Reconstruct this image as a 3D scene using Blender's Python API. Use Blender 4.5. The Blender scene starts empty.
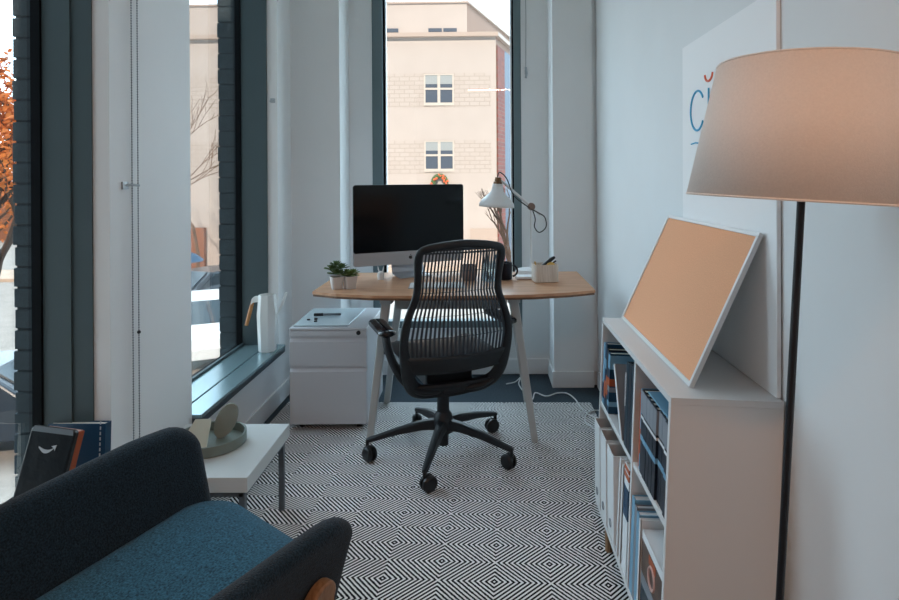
import bpy, bmesh, math, random
from mathutils import Vector, Matrix, Quaternion
PI = math.pi
random.seed(7)
sc = bpy.context.scene
COL = sc.collection
H = 1.28          # eye height

# ------------------------------------------------------------------ materials
def lin(c):
    return tuple((v/12.92 if v <= .04045 else ((v+.055)/1.055)**2.4) for v in [x/255 for x in c])

def mat(name, rgb, rough=.5, metal=0., spec=.5, noise=0., nscale=40., bump=0., bscale=200., sheen=0., stretch=None, coat=0.):
    m = bpy.data.materials.new(name); m.use_nodes = True
    nt = m.node_tree; b = nt.nodes['Principled BSDF']
    c = lin(rgb)
    b.inputs['Base Color'].default_value = (*c, 1)
    b.inputs['Roughness'].default_value = rough
    b.inputs['Metallic'].default_value = metal
    b.inputs['Specular IOR Level'].default_value = spec
    b.inputs['Sheen Weight'].default_value = sheen
    b.inputs['Coat Weight'].default_value = coat
    tc = nt.nodes.new('ShaderNodeTexCoord')
    mp = nt.nodes.new('ShaderNodeMapping'); nt.links.new(tc.outputs['Object'], mp.inputs['Vector'])
    if stretch: mp.inputs['Scale'].default_value = stretch
    if noise > 0:
        n = nt.nodes.new('ShaderNodeTexNoise'); n.inputs['Scale'].default_value = nscale; n.inputs['Detail'].default_value = 4
        nt.links.new(mp.outputs['Vector'], n.inputs['Vector'])
        r = nt.nodes.new('ShaderNodeMix'); r.data_type = 'RGBA'
        r.inputs[6].default_value = (*[max(0, x*(1-noise)) for x in c], 1)
        r.inputs[7].default_value = (*[min(1, x*(1+noise)) for x in c], 1)
        mr = nt.nodes.new('ShaderNodeMapRange'); mr.inputs[1].default_value = .3; mr.inputs[2].default_value = .7
        nt.links.new(n.outputs['Fac'], mr.inputs[0]); nt.links.new(mr.outputs[0], r.inputs[0])
        nt.links.new(r.outputs[2], b.inputs['Base Color'])
    if bump > 0:
        n2 = nt.nodes.new('ShaderNodeTexNoise'); n2.inputs['Scale'].default_value = bscale
        nt.links.new(mp.outputs['Vector'], n2.inputs['Vector'])
        bp = nt.nodes.new('ShaderNodeBump'); bp.inputs['Strength'].default_value = bump; bp.inputs['Distance'].default_value = .004
        nt.links.new(n2.outputs['Fac'], bp.inputs['Height']); nt.links.new(bp.outputs['Normal'], b.inputs['Normal'])
    return m

def glass_mat(name, tint=(1, 1, 1), refl=.06):
    m = bpy.data.materials.new(name); m.use_nodes = True
    nt = m.node_tree; nt.nodes.clear()
    out = nt.nodes.new('ShaderNodeOutputMaterial'); mix = nt.nodes.new('ShaderNodeMixShader')
    tr = nt.nodes.new('ShaderNodeBsdfTransparent'); gl = nt.nodes.new('ShaderNodeBsdfGlossy')
    lw = nt.nodes.new('ShaderNodeLayerWeight'); lw.inputs['Blend'].default_value = .25
    mm = nt.nodes.new('ShaderNodeMath'); mm.operation = 'MULTIPLY_ADD'
    mm.inputs[1].default_value = .35; mm.inputs[2].default_value = refl*.5
    nt.links.new(lw.outputs['Fresnel'], mm.inputs[0])
    tr.inputs['Color'].default_value = (*tint, 1); gl.inputs['Roughness'].default_value = .01
    nt.links.new(mm.outputs[0], mix.inputs[0]); nt.links.new(tr.outputs[0], mix.inputs[1]); nt.links.new(gl.outputs[0], mix.inputs[2])
    nt.links.new(mix.outputs[0], out.inputs['Surface'])
    return m

def rug_mat():
    m = bpy.data.materials.new('diamond_weave'); m.use_nodes = True
    nt = m.node_tree; b = nt.nodes['Principled BSDF']; b.inputs['Roughness'].default_value = .95; b.inputs['Specular IOR Level'].default_value = .1
    L = nt.links
    tc = nt.nodes.new('ShaderNodeTexCoord'); sep = nt.nodes.new('ShaderNodeSeparateXYZ'); L.new(tc.outputs['Object'], sep.inputs[0])
    def M(op, a, bb=None):
        n = nt.nodes.new('ShaderNodeMath'); n.operation = op
        for i, v in enumerate([a, bb]):
            if v is None: continue
            if isinstance(v, (int, float)): n.inputs[i].default_value = v
            else: L.new(v, n.inputs[i])
        return n.outputs[0]
    nz = nt.nodes.new('ShaderNodeTexNoise'); nz.inputs['Scale'].default_value = 90; L.new(tc.outputs['Object'], nz.inputs['Vector'])
    wob = M('MULTIPLY', M('SUBTRACT', nz.outputs['Fac'], .5), .003)
    ca, sa = math.cos(.055), math.sin(.055)
    dx = M('SUBTRACT', M('ADD', sep.outputs[0], wob), .028); dy = M('SUBTRACT', M('ADD', sep.outputs[1], wob), 1.890)
    X = M('DIVIDE', M('SUBTRACT', M('MULTIPLY', dx, ca), M('MULTIPLY', dy, sa)), .356)
    Y = M('DIVIDE', M('ADD', M('MULTIPLY', dx, sa), M('MULTIPLY', dy, ca)), .188)
    def tri(v): return M('MULTIPLY', M('ABSOLUTE', M('SUBTRACT', M('FRACT', M('ADD', v, .5)), .5)), 2)
    f = M('ADD', M('MULTIPLY', tri(X), 10), M('MULTIPLY', tri(Y), 5))
    s = M('ABSOLUTE', M('SUBTRACT', M('FRACT', M('ADD', f, .5)), .5))
    st = M('LESS_THAN', s, .25)
    n3 = nt.nodes.new('ShaderNodeTexNoise'); n3.inputs['Scale'].default_value = 400; L.new(tc.outputs['Object'], n3.inputs['Vector'])
    mix = nt.nodes.new('ShaderNodeMix'); mix.data_type = 'RGBA'; L.new(st, mix.inputs[0])
    mix.inputs[6].default_value = (*lin((20, 24, 31)), 1); mix.inputs[7].default_value = (*lin((236, 235, 230)), 1)
    mul = nt.nodes.new('ShaderNodeMix'); mul.data_type = 'RGBA'; mul.blend_type = 'MULTIPLY'; mul.inputs[0].default_value = .35
    L.new(mix.outputs[2], mul.inputs[6]); L.new(n3.outputs['Color'], mul.inputs[7]); 
    hs = nt.nodes.new('ShaderNodeHueSaturation'); hs.inputs['Saturation'].default_value = .25; hs.inputs['Value'].default_value = 1.25
    L.new(mul.outputs[2], hs.inputs['Color']); L.new(hs.outputs[0], b.inputs['Base Color'])
    return m

def wood_mat(name, a, bcol, scale=(3, 30, 3), rough=.4):
    m = mat(name, a, rough)
    nt = m.node_tree; b = nt.nodes['Principled BSDF']
    tc = nt.nodes.new('ShaderNodeTexCoord'); mp = nt.nodes.new('ShaderNodeMapping'); mp.inputs['Scale'].default_value = scale
    n = nt.nodes.new('ShaderNodeTexNoise'); n.inputs['Scale'].default_value = 4; n.inputs['Detail'].default_value = 6
    cr = nt.nodes.new('ShaderNodeMix'); cr.data_type = 'RGBA'
    cr.inputs[6].default_value = (*lin(a), 1); cr.inputs[7].default_value = (*lin(bcol), 1)
    mr = nt.nodes.new('ShaderNodeMapRange'); mr.inputs[1].default_value = .35; mr.inputs[2].default_value = .65
    L = nt.links; L.new(tc.outputs['Object'], mp.inputs[0]); L.new(mp.outputs[0], n.inputs['Vector'])
    L.new(n.outputs['Fac'], mr.inputs[0]); L.new(mr.outputs[0], cr.inputs[0]); L.new(cr.outputs[2], b.inputs['Base Color'])
    return m

def brick_mat(name, c1, c2, mortar, bw, bh, ms=.012, axes='xz', mix=.0):
    m = mat(name, c1, .85)
    nt = m.node_tree; b = nt.nodes['Principled BSDF']; L = nt.links
    tc = nt.nodes.new('ShaderNodeTexCoord'); sep = nt.nodes.new('ShaderNodeSeparateXYZ'); cmb = nt.nodes.new('ShaderNodeCombineXYZ')
    L.new(tc.outputs['Object'], sep.inputs[0]); L.new(sep.outputs['XYZ'.index(axes[0].upper())], cmb.inputs[0]); L.new(sep.outputs['XYZ'.index(axes[1].upper())], cmb.inputs[1])
    br = nt.nodes.new('ShaderNodeTexBrick'); br.inputs['Scale'].default_value = 1
    br.inputs['Color1'].default_value = (*lin(c1), 1); br.inputs['Color2'].default_value = (*lin(c2), 1); br.inputs['Mortar'].default_value = (*lin(mortar), 1)
    br.inputs['Brick Width'].default_value = bw; br.inputs['Row Height'].default_value = bh; br.inputs['Mortar Size'].default_value = ms
    L.new(cmb.outputs[0], br.inputs['Vector']); L.new(br.outputs['Color'], b.inputs['Base Color'])
    return m

MAT = {}
def M_(k, *a, **kw):
    MAT[k] = mat(k, *a, **kw); return MAT[k]
M_('wall_paint', (232, 235, 236), .75, noise=.015, nscale=3)
M_('grey_paint', (108, 112, 116), .8)
M_('ceiling_paint', (225, 225, 222), .9)
M_('trim_paint', (230, 233, 234), .5)
M_('carpet', (62, 72, 80), .95, noise=.25, nscale=120, bump=.3, bscale=300, spec=.1)
M_('frame_metal', (66, 83, 88), .55, noise=.03, nscale=5)
M_('frame_metal_lit', (104, 124, 130), .5)  # frame metal lightened, with light on the back window's frame put into colour
M_('gasket', (14, 18, 22), .7, spec=.1)
M_('sill_metal', (146, 172, 178), .24, metal=.55)
M_('sill_front', (52, 66, 74), .5)
MAT['glass'] = glass_mat('window_glass', refl=.05)
M_('brick_grey', (56, 67, 73), .9, noise=.12, nscale=30, bump=.5, bscale=90)
M_('mortar_grey', (44, 52, 58), .95)
MAT['rug'] = rug_mat()
M_('white_lacquer', (222, 222, 222), .35)
M_('white_matte', (225, 226, 226), .6)
M_('cabinet_white', (205, 207, 212), .42)
M_('cabinet_gap', (70, 76, 84), .6)
MAT['bamboo'] = wood_mat('bamboo_top', (208, 160, 124), (186, 136, 102), (1.2, 14, 3), .35)
MAT['bamboo_edge'] = wood_mat('bamboo_edge', (130, 92, 66), (100, 70, 50), (2, 14, 3), .5)
M_('desk_leg', (190, 191, 190), .45)
M_('alu', (178, 182, 188), .35, metal=.35)
M_('screen_black', (4, 8, 13), .16, spec=.22)
M_('black_plastic', (20, 22, 26), .45)
M_('black_gloss', (16, 18, 24), .18)
M_('chair_black', (18, 22, 28), .5, noise=.1, nscale=80)
M_('mesh_black', (48, 54, 62), .6)
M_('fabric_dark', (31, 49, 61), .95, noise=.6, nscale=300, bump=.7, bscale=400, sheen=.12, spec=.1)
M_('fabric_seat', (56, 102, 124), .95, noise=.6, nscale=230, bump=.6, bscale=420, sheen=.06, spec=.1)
MAT['oak'] = wood_mat('oiled_oak', (158, 122, 90), (130, 96, 66), (30, 30, 4), .4)
M_('bronze', (110, 84, 60), .35, metal=.8)
M_('brass', (205, 160, 90), .3, metal=1)
M_('table_white', (208, 214, 214), .4)
M_('leg_grey', (98, 108, 116), .4, metal=.3)
M_('sage', (118, 130, 124), .6)
M_('sage_mid', (152, 163, 156), .6)
M_('sage_light', (206, 211, 196), .6)
M_('shade_linen', (246, 236, 228), .9, noise=.03, nscale=300, bump=.15, bscale=600, spec=.1)
M_('pole_dark', (28, 34, 42), .4)
M_('cork', (236, 174, 136), .9, noise=.06, nscale=260, bump=.3, bscale=300, spec=.1)
M_('paper_white', (232, 234, 236), .6)
M_('poster_white', (246, 247, 248), .5)
M_('ink_blue', (52, 165, 210), .5)
M_('ink_orange', (236, 112, 72), .5)
M_('leaf_green', (82, 106, 64), .55, noise=.3, nscale=60)
M_('leaf_light', (108, 130, 72), .55, noise=.25, nscale=60)
M_('pot_white', (208, 204, 202), .5)
M_('soil', (40, 32, 26), .95)
MAT['pale_wood'] = wood_mat('pale_wood', (222, 214, 204), (200, 190, 178), (60, 60, 3), .5)
M_('navy', (12, 17, 30), .3, spec=.3)
M_('clay', (128, 108, 98), .7, noise=.1)
M_('plastic_milk', (226, 228, 226), .4)
MAT['bamboo_handle'] = wood_mat('bamboo_handle', (196, 138, 82), (170, 112, 62), (30, 30, 4), .45)
M_('book_blue', (12, 62, 92), .4)
M_('book_teal', (14, 46, 60), .4)
M_('book_orange', (178, 88, 50), .5)
M_('poly_black', (16, 18, 22), .3, noise=.3, nscale=14, bump=.8, bscale=30)
M_('silver_print', (196, 200, 204), .4)
M_('rose_paper', (206, 168, 160), .7)
M_('light_blue', (120, 168, 196), .45)
M_('mag_navy', (24, 34, 48), .4, noise=.3, nscale=30)
M_('mag_grey', (136, 142, 150), .5)
M_('dark_papers', (66, 72, 80), .7)
M_('cream_paper', (226, 222, 212), .8)
M_('brown_cover', (86, 66, 56), .4, noise=.4, nscale=25)
M_('cable_white', (218, 220, 220), .5)
M_('chain', (120, 128, 134), .35)
M_('clear_plastic', (176, 186, 192), .15)
M_('yellow', (204, 166, 80), .5)
MAT['jar_glass'] = glass_mat('jar_glass', (.8, .9, .95), .12)
MAT['board_glass'] = mat('board_glass', (196, 214, 222), .08)
# outdoors
MAT['facade'] = brick_mat('facade_brick', (197, 188, 183), (193, 183, 177), (180, 169, 161), .5, .21, .02, 'xz')
M_('facade_plain', (197, 188, 183), .9, noise=.03, nscale=1)
M_('facade_side_dimmed', (150, 122, 106), .9)  # facade colour darkened as shade for side faces that sky light blew out
M_('facade_trim', (190, 174, 164), .85)
MAT['red_brick'] = brick_mat('red_brick', (138, 74, 60), (116, 62, 56), (120, 90, 82), .5, .2, .02, 'yz')
M_('outdoor_glass', (84, 96, 112), .55, spec=.2)
M_('blind_white', (206, 198, 190), .6)
M_('blind_grey', (160, 168, 172), .6)
M_('asphalt', (168, 160, 152), .95, noise=.1, nscale=2)
M_('pavement', (206, 182, 162), .95, noise=.08, nscale=2)
M_('bark', (74, 60, 52), .95, noise=.2)
M_('leaf_orange', (206, 118, 52), .7, noise=.3, nscale=2)
M_('twig', (122, 96, 78), .95)
M_('car_white', (236, 236, 236), .3, coat=.4)
M_('car_dark', (34, 44, 56), .3, coat=.4)
M_('car_glass', (40, 56, 66), .1)
M_('tyre', (22, 22, 24), .8)
M_('awning_blue', (52, 84, 110), .8)
M_('shop_brown', (142, 92, 66), .8, noise=.2, nscale=1.2)

# ------------------------------------------------------------------ mesh builder
class MB:
    def __init__(s): s.bm = bmesh.new(); s.mi = 0; s.T = None
    def _fin(s, vs, fs):
        for f in fs: f.material_index = s.mi
        if s.T is not None:
            for v in vs: v.co = s.T @ v.co
    def box(s, x0, x1, y0, y1, z0, z1, T=None):
        c = [(x0,y0,z0),(x1,y0,z0),(x1,y1,z0),(x0,y1,z0),(x0,y0,z1),(x1,y0,z1),(x1,y1,z1),(x0,y1,z1)]
        v = [s.bm.verts.new(T @ Vector(p) if T else p) for p in c]
        fs = [s.bm.faces.new([v[i] for i in q]) for q in [(0,3,2,1),(4,5,6,7),(0,1,5,4),(1,2,6,5),(2,3,7,6),(3,0,4,7)]]
        s._fin(v, fs); return s
    def loft(s, rings, cap=True, closed=True, loop=False):
        R = [[s.bm.verts.new(p) for p in r] for r in rings]; fs = []
        n = len(R[0])
        for i in range(len(R) if loop else len(R)-1):
            a, b = R[i], R[(i+1) % len(R)]
            for j in range(n if closed else n-1):
                k = (j+1) % n
                try: fs.append(s.bm.faces.new((a[j], a[k], b[k], b[j])))
                except ValueError: pass
        if cap and closed and not loop:
            fs.append(s.bm.faces.new(list(reversed(R[0])))); fs.append(s.bm.faces.new(R[-1]))
        s._fin([v for r in R for v in r], fs); return s
    def cyl(s, p0, p1, r0, r1=None, seg=16):
        return s.tube([p0, p1], [r0, r0 if r1 is None else r1], seg)
    def tube(s, pts, r, seg=8, closed=False, sq=None):
        pts = [Vector(p) for p in pts]; n = len(pts)
        rs = r if isinstance(r, (list, tuple)) else [r]*n
        rings = []; up = None
        for i, p in enumerate(pts):
            if closed: d = (pts[(i+1) % n]-pts[i-1])
            else: d = pts[min(i+1, n-1)]-pts[max(i-1, 0)]
            d.normalize()
            if up is None:
                up = Vector((0, 0, 1)) if abs(d.z) < .9 else Vector((1, 0, 0))
            a = d.cross(up)
            if a.length < 1e-5: a = d.cross(Vector((.3, 1, .2)))
            a.normalize(); b = a.cross(d).normalized(); up = b
            sx, sy = (1, 1) if sq is None else sq
            rings.append([p + a*(math.cos(t)*rs[i]*sx) + b*(math.sin(t)*rs[i]*sy) for t in [2*PI*k/seg for k in range(seg)]])
        return s.loft(rings, cap=not closed, loop=closed)
    def lathe(s, prof, seg=32, c=(0, 0, 0), cap=True):
        rings = [[(c[0]+r*math.cos(t), c[1]+r*math.sin(t), c[2]+z) for t in [2*PI*k/seg for k in range(seg)]] for r, z in prof]
        return s.loft(rings, cap=cap)
    def prism(s, poly, z0, z1, T=None):
        rings = [[Vector((x, y, z)) for x, y in poly] for z in (z0, z1)]
        if T is not None: rings = [[T @ p for p in r] for r in rings]
        return s.loft(rings)
    def ball(s, c, r, seg=12, rings=8, sc_=(1, 1, 1)):
        pr = []
        for i in range(rings+1):
            t = PI*i/rings
            pr.append((max(1e-4, math.sin(t)), -math.cos(t)))
        R = [[(c[0]+r*sc_[0]*q*math.cos(u), c[1]+r*sc_[1]*q*math.sin(u), c[2]+r*sc_[2]*z) for u in [2*PI*k/seg for k in range(seg)]] for q, z in pr]
        return s.loft(R)
    def quad(s, *p):
        v = [s.bm.verts.new(q) for q in p]; f = s.bm.faces.new(v); s._fin(v, [f]); return s
    def build(s, name, m, parent=None, smooth=False, bevel=0, seg=2, sub=0, solid=0, ang=40, recalc=True):
        if recalc: bmesh.ops.recalc_face_normals(s.bm, faces=s.bm.faces)
        me = bpy.data.meshes.new(name); s.bm.to_mesh(me); s.bm.free()
        for x in (m if isinstance(m, (list, tuple)) else [m]): me.materials.append(MAT[x] if isinstance(x, str) else x)
        if smooth:
            for p in me.polygons: p.use_smooth = True
            me.set_sharp_from_angle(angle=math.radians(ang))
        o = bpy.data.objects.new(name, me); COL.objects.link(o)
        if parent is not None: o.parent = parent
        if solid:
            k = o.modifiers.new('solid', 'SOLIDIFY'); k.thickness = solid; k.offset = 0
        if bevel:
            k = o.modifiers.new('bevel', 'BEVEL'); k.width = bevel; k.segments = seg; k.limit_method = 'ANGLE'; k.angle_limit = math.radians(35)
        if sub:
            k = o.modifiers.new('sub', 'SUBSURF'); k.levels = sub; k.render_levels = sub
            for p in me.polygons: p.use_smooth = True
        return o

def tag(o, label=None, cat=None, group=None, kind=None):
    if label: o['label'] = label
    if cat: o['category'] = cat
    if group: o['group'] = group
    if kind: o['kind'] = kind
    return o
def thing(name, label, cat, loc=(0, 0, 0), rz=0, group=None, matrix=None):
    o = bpy.data.objects.new(name, None); COL.objects.link(o); o.empty_display_size = .05
    if matrix is not None: o.matrix_world = matrix
    else: o.location = loc; o.rotation_euler = (0, 0, rz)
    return tag(o, label, cat, group)
def struct(o): o['kind'] = 'structure'; return o
def copy_tree(o, parent=None):
    c = o.copy(); COL.objects.link(c); c.parent = parent
    for ch in list(o.children): copy_tree(ch, c)
    return c

def rrect(x0, x1, y0, y1, r, n=5):
    pts = []
    for cx, cy, a in ((x1-r, y1-r, 0), (x0+r, y1-r, PI/2), (x0+r, y0+r, PI), (x1-r, y0+r, 1.5*PI)):
        for i in range(n+1):
            t = a+PI/2*i/n; pts.append((cx+r*math.cos(t), cy+r*math.sin(t)))
    return pts
def bez(p0, p1, p2, p3, n=12):
    P = [Vector(p) for p in (p0, p1, p2, p3)]
    return [(1-t)**3*P[0]+3*(1-t)**2*t*P[1]+3*(1-t)*t*t*P[2]+t**3*P[3] for t in [i/n for i in range(n+1)]]
def catmull(pts, n=8, closed=False):
    P = [Vector(p) for p in pts]; N = len(P); out = []
    for i in range(N if closed else N-1):
        a = P[(i-1) % N] if closed else P[max(i-1, 0)]; b = P[i]; c = P[(i+1) % N]; d = P[(i+2) % N] if closed else P[min(i+2, N-1)]
        for k in range(n):
            t = k/n
            out.append(.5*((2*b)+(c-a)*t+(2*a-5*b+4*c-d)*t*t+(3*b-a-3*c+d)*t**3))
    if not closed: out.append(P[-1])
    return out

# ------------------------------------------------------------------ camera
cd = bpy.data.cameras.new('camera'); cam = bpy.data.objects.new('camera', cd); COL.objects.link(cam)
F = 600.
cd.sensor_fit = 'HORIZONTAL'; cd.sensor_width = 36; cd.lens = 36*F/899
cd.shift_x = (449.5-483)/899; cd.shift_y = -(300-178)/899
cam.location = (0, 0, H); cam.rotation_euler = (PI/2, math.radians(.35), 0)
cd.clip_start = .05; cd.clip_end = 300
sc.camera = cam

# ------------------------------------------------------------------ room shell
XL, XR = -1.17, .70
CEIL = 2.75
YB = -2.6
def shell():
    struct(MB().box(XL-.23, XR+.2, YB-.2, 4.15, -.12, 0).build('floor', 'carpet'))
    struct(MB().box(XL-.23, XR+.2, YB-.2, 4.15, CEIL, CEIL+.15).build('ceiling', 'ceiling_paint'))
    w = MB()
    w.box(XL-.23, XL, YB, 1.42, 0, CEIL)            # solid wall behind the near window
    w.box(XL-.23, XL, 1.88, 2.40, 0, CEIL)         # pier between the windows
    w.box(XL-.23, XL, 3.42, 4.1, 0, CEIL)          # pier by the back wall
    for y0, y1 in ((1.42, 1.88), (2.40, 3.42)):
        w.box(XL-.23, XL, y0, y1, 0, .295); w.box(XL-.23, XL, y0, y1, 2.6, CEIL)
    struct(w.build('wall_left', 'wall_paint'))
    w = MB(); w.box(XR, XR+.15, YB, 4.1, 0, CEIL); struct(w.build('wall_right', 'wall_paint'))
    w = MB(); w.box(XL-.23, XR+.15, YB-.15, YB, 0, CEIL); struct(w.build('wall_front', 'grey_paint'))
    w = MB()
    w.box(XL, -.872, 3.66, 4.1, 0, CEIL); w.box(.427, .670, 3.66, 4.1, 0, CEIL); w.box(.670, XR, 3.70, 4.1, 0, CEIL)
    w.box(-.872, -.725, 3.92, 4.1, 0, CEIL); w.box(.255, .427, 3.92, 4.1, 0, CEIL)
    w.box(-.725, .255, 3.92, 4.1, 0, .30); w.box(-.725, .255, 3.92, 4.1, 2.6, CEIL)
    struct(w.build('wall_back', 'wall_paint'))
    # baseboards
    b = MB(); t = .012; h = .10
    b.box(XL+t, -.872+t, 3.66-t, 3.66, 0, h); b.box(.427-t, .670, 3.66-t, 3.66, 0, h)
    b.box(-.872, -.872+t, 3.66, 3.92, 0, h); b.box(.427-t, .427, 3.66, 3.92, 0, h)
    b.box(-.872+t, .427-t, 3.92-t, 3.92, 0, h)
    struct(b.build('baseboard_back', 'trim_paint', bevel=.004))
    b = MB(); b.box(XR-t, XR, YB, 3.66, 0, h); struct(b.build('baseboard_right', 'trim_paint', bevel=.004))
    b = MB(); b.box(XL, XL+t, YB, 3.66, 0, h); struct(b.build('baseboard_left', 'trim_paint', bevel=.004))

    # windows in the left wall
    def left_window(n, y0, y1, second):
        r = bpy.data.objects.new('window_%d' % n, None); COL.objects.link(r); struct(r)
        f = MB()
        for a, bb in ((y0, y0+.012), (y1-.012, y1)):
            f.box(-1.372, -1.285 if second else -1.228, a, bb, .30, 2.6)
            if second: f.box(-1.285, -1.222, a+(.006 if a > y0 else -.0), bb, .30, 2.6)
        f.box(-1.372, -1.30, y0, y1, 2.54, 2.6)
        f.box(-1.374, -1.362, y0, y1, .30, .352)
        f.build('window_frame', 'frame_metal', r)
        g = MB()
        g.box(-1.402, -1.373, y0, y0+.02, .30, 2.6); g.box(-1.402, -1.373, y1-.02, y1, .30, 2.6)
        g.box(-1.402, -1.374, y0, y1, .30, .342); g.box(-1.402, -1.373, y0, y1, 2.55, 2.6)
        g.build('gasket', 'gasket', r)
        MB().box(-1.392, -1.386, y0+.01, y1-.01, .33, 2.57).build('glass', 'glass', r)
        s = MB()
        s.box(-1.362, -1.236, y0, y1, .325, .34); s.box(-1.228, -1.132, y0, y1, .325, .34)
        s.build('window_sill', 'sill_metal', r, bevel=.002)
        s = MB(); s.box(-1.362, -1.136, y0, y1, .297, .325); s.box(-1.134, -1.135, y0, y1, .30, .337)
        s.build('sill_front', 'sill_front', r)
        s = MB(); s.box(XL, XL+.004, y0, y1, .17, .296); s.build('apron_panel', 'trim_paint', r)
        return r
    left_window(1, 1.42, 1.88, True)
    left_window(2, 2.40, 3.42, False)
    # window in the back wall
    r = bpy.data.objects.new('window_3', None); COL.objects.link(r); struct(r)
    f = MB()
    f.box(-.722, -.655, 3.925, 4.0, .30, 2.6); f.box(.205, .252, 3.925, 4.0, .30, 2.6)
    f.box(-.655, .205, 3.93, 4.0, .30, .345); f.box(-.655, .205, 3.93, 4.0, 2.55, 2.6)
    f.build('window_frame', 'frame_metal_lit', r)
    f = MB(); f.box(-.735, -.722, 3.912, 3.93, .30, 2.6); f.box(.252, .262, 3.912, 3.93, .30, 2.6); f.box(-.735, .262, 3.912, 3.93, .285, .30)
    f.build('bead_trim', 'trim_paint', r)
    f = MB(); f.box(-.655, -.640, 3.96, 4.0, .345, 2.55); f.box(.193, .205, 3.96, 4.0, .345, 2.55)
    f.build('gasket', 'gasket', r)
    f = MB(); f.box(.184, .193, 3.955, 3.99, .345, 2.55); f.box(-.64,-.634, 3.955, 3.99, .345, 2.55); f.build('glazing_bead', 'trim_paint', r)
    MB().box(-.65, .20, 3.975, 3.982, .34, 2.56).build('glass', 'glass', r)
    # brick returns outside the windows
    for n, (x0, x1, y, ch) in enumerate(((-1.476, -1.402, 1.885, .0655), (-1.51, -1.402, 3.425, .0885)), 1):
        b = MB(); z = .0; k = 0
        b.mi = 1; b.box(x0+.006, x1, y+.004, y+.30, -.3, 3.0); b.mi = 0
        z = -.3
        while z < 3.0:
            off = random.uniform(-.004, .003)
            b.box(x0+off, x1-.012, y, y+.2, z+.003, z+ch-.004); b.box(x1-.009, x1, y+.001, y+.2, z+.003, z+ch-.004)
            z += ch; k += 1
        struct(b.build('trim_%d' % n, ['brick_grey', 'mortar_grey'], bevel=.002, seg=1))
shell()

# ------------------------------------------------------------------ rug
t = MB(); t.prism([(-1.12, .55), (.60, .55), (.60, 3.39), (-1.12, 3.425)], 0.0005, .008)
tag(t.build('rug', 'rug'), 'black and white flat woven rug with concentric diamond pattern on the floor', 'rug')

# ------------------------------------------------------------------ desk
def desk():
    r = thing('desk', 'bamboo topped desk on splayed pale grey legs in front of the back window', 'desk', (-.15, 3.15, 0))
    ox, oy = -.15, 3.15
    poly = [(-.83, 2.905), (-.70, 2.842), (-.52, 2.797), (-.33, 2.785), (-.15, 2.782), (.04, 2.785), (.23, 2.797), (.41, 2.842), (.54, 2.90), (.54, 3.48), (-.83, 3.48)]
    P = [(x-ox, y-oy) for x, y in poly]
    m = MB(); m.prism(P, .722, .735); m.mi = 1
    Q = [(x*.995, y*.995) for x, y in P]; m.prism(Q, .712, .722)
    m.build('desk_top', ['bamboo', 'bamboo_edge'], r)
    def leg(xt, xb, y):
        b = MB(); w = .021
        b.loft([[(xb-ox-w*.8, y-oy-w, .008), (xb-ox+w*.8, y-oy-w, .008), (xb-ox+w*.8, y-oy+w, .008), (xb-ox-w*.8, y-oy+w, .008)],
                [(xt-ox-w, y-oy-w, .70), (xt-ox+w, y-oy-w, .70), (xt-ox+w, y-oy+w, .70), (xt-ox-w, y-oy+w, .70)]])
        b.build('leg', 'desk_leg', r, bevel=.005)
    for xt, xb in ((-.47, -.555), (.145, .242)):
        leg(xt, xb, 2.90); leg(xt, xb, 3.42)
    b = MB(); b.box(-.47-ox-.03, -.47-ox+.03, 2.88-oy, 3.44-oy, .678, .711); b.box(.145-ox-.03, .145-ox+.03, 2.88-oy, 3.44-oy, .678, .711)
    b.box(-.44-ox, .115-ox, 2.96-oy, 3.0-oy, .634, .711); b.box(-.44-ox, .115-ox, 3.33-oy, 3.37-oy, .634, .711)
    b.build('underframe', 'desk_leg', r, bevel=.003)
desk()

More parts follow.
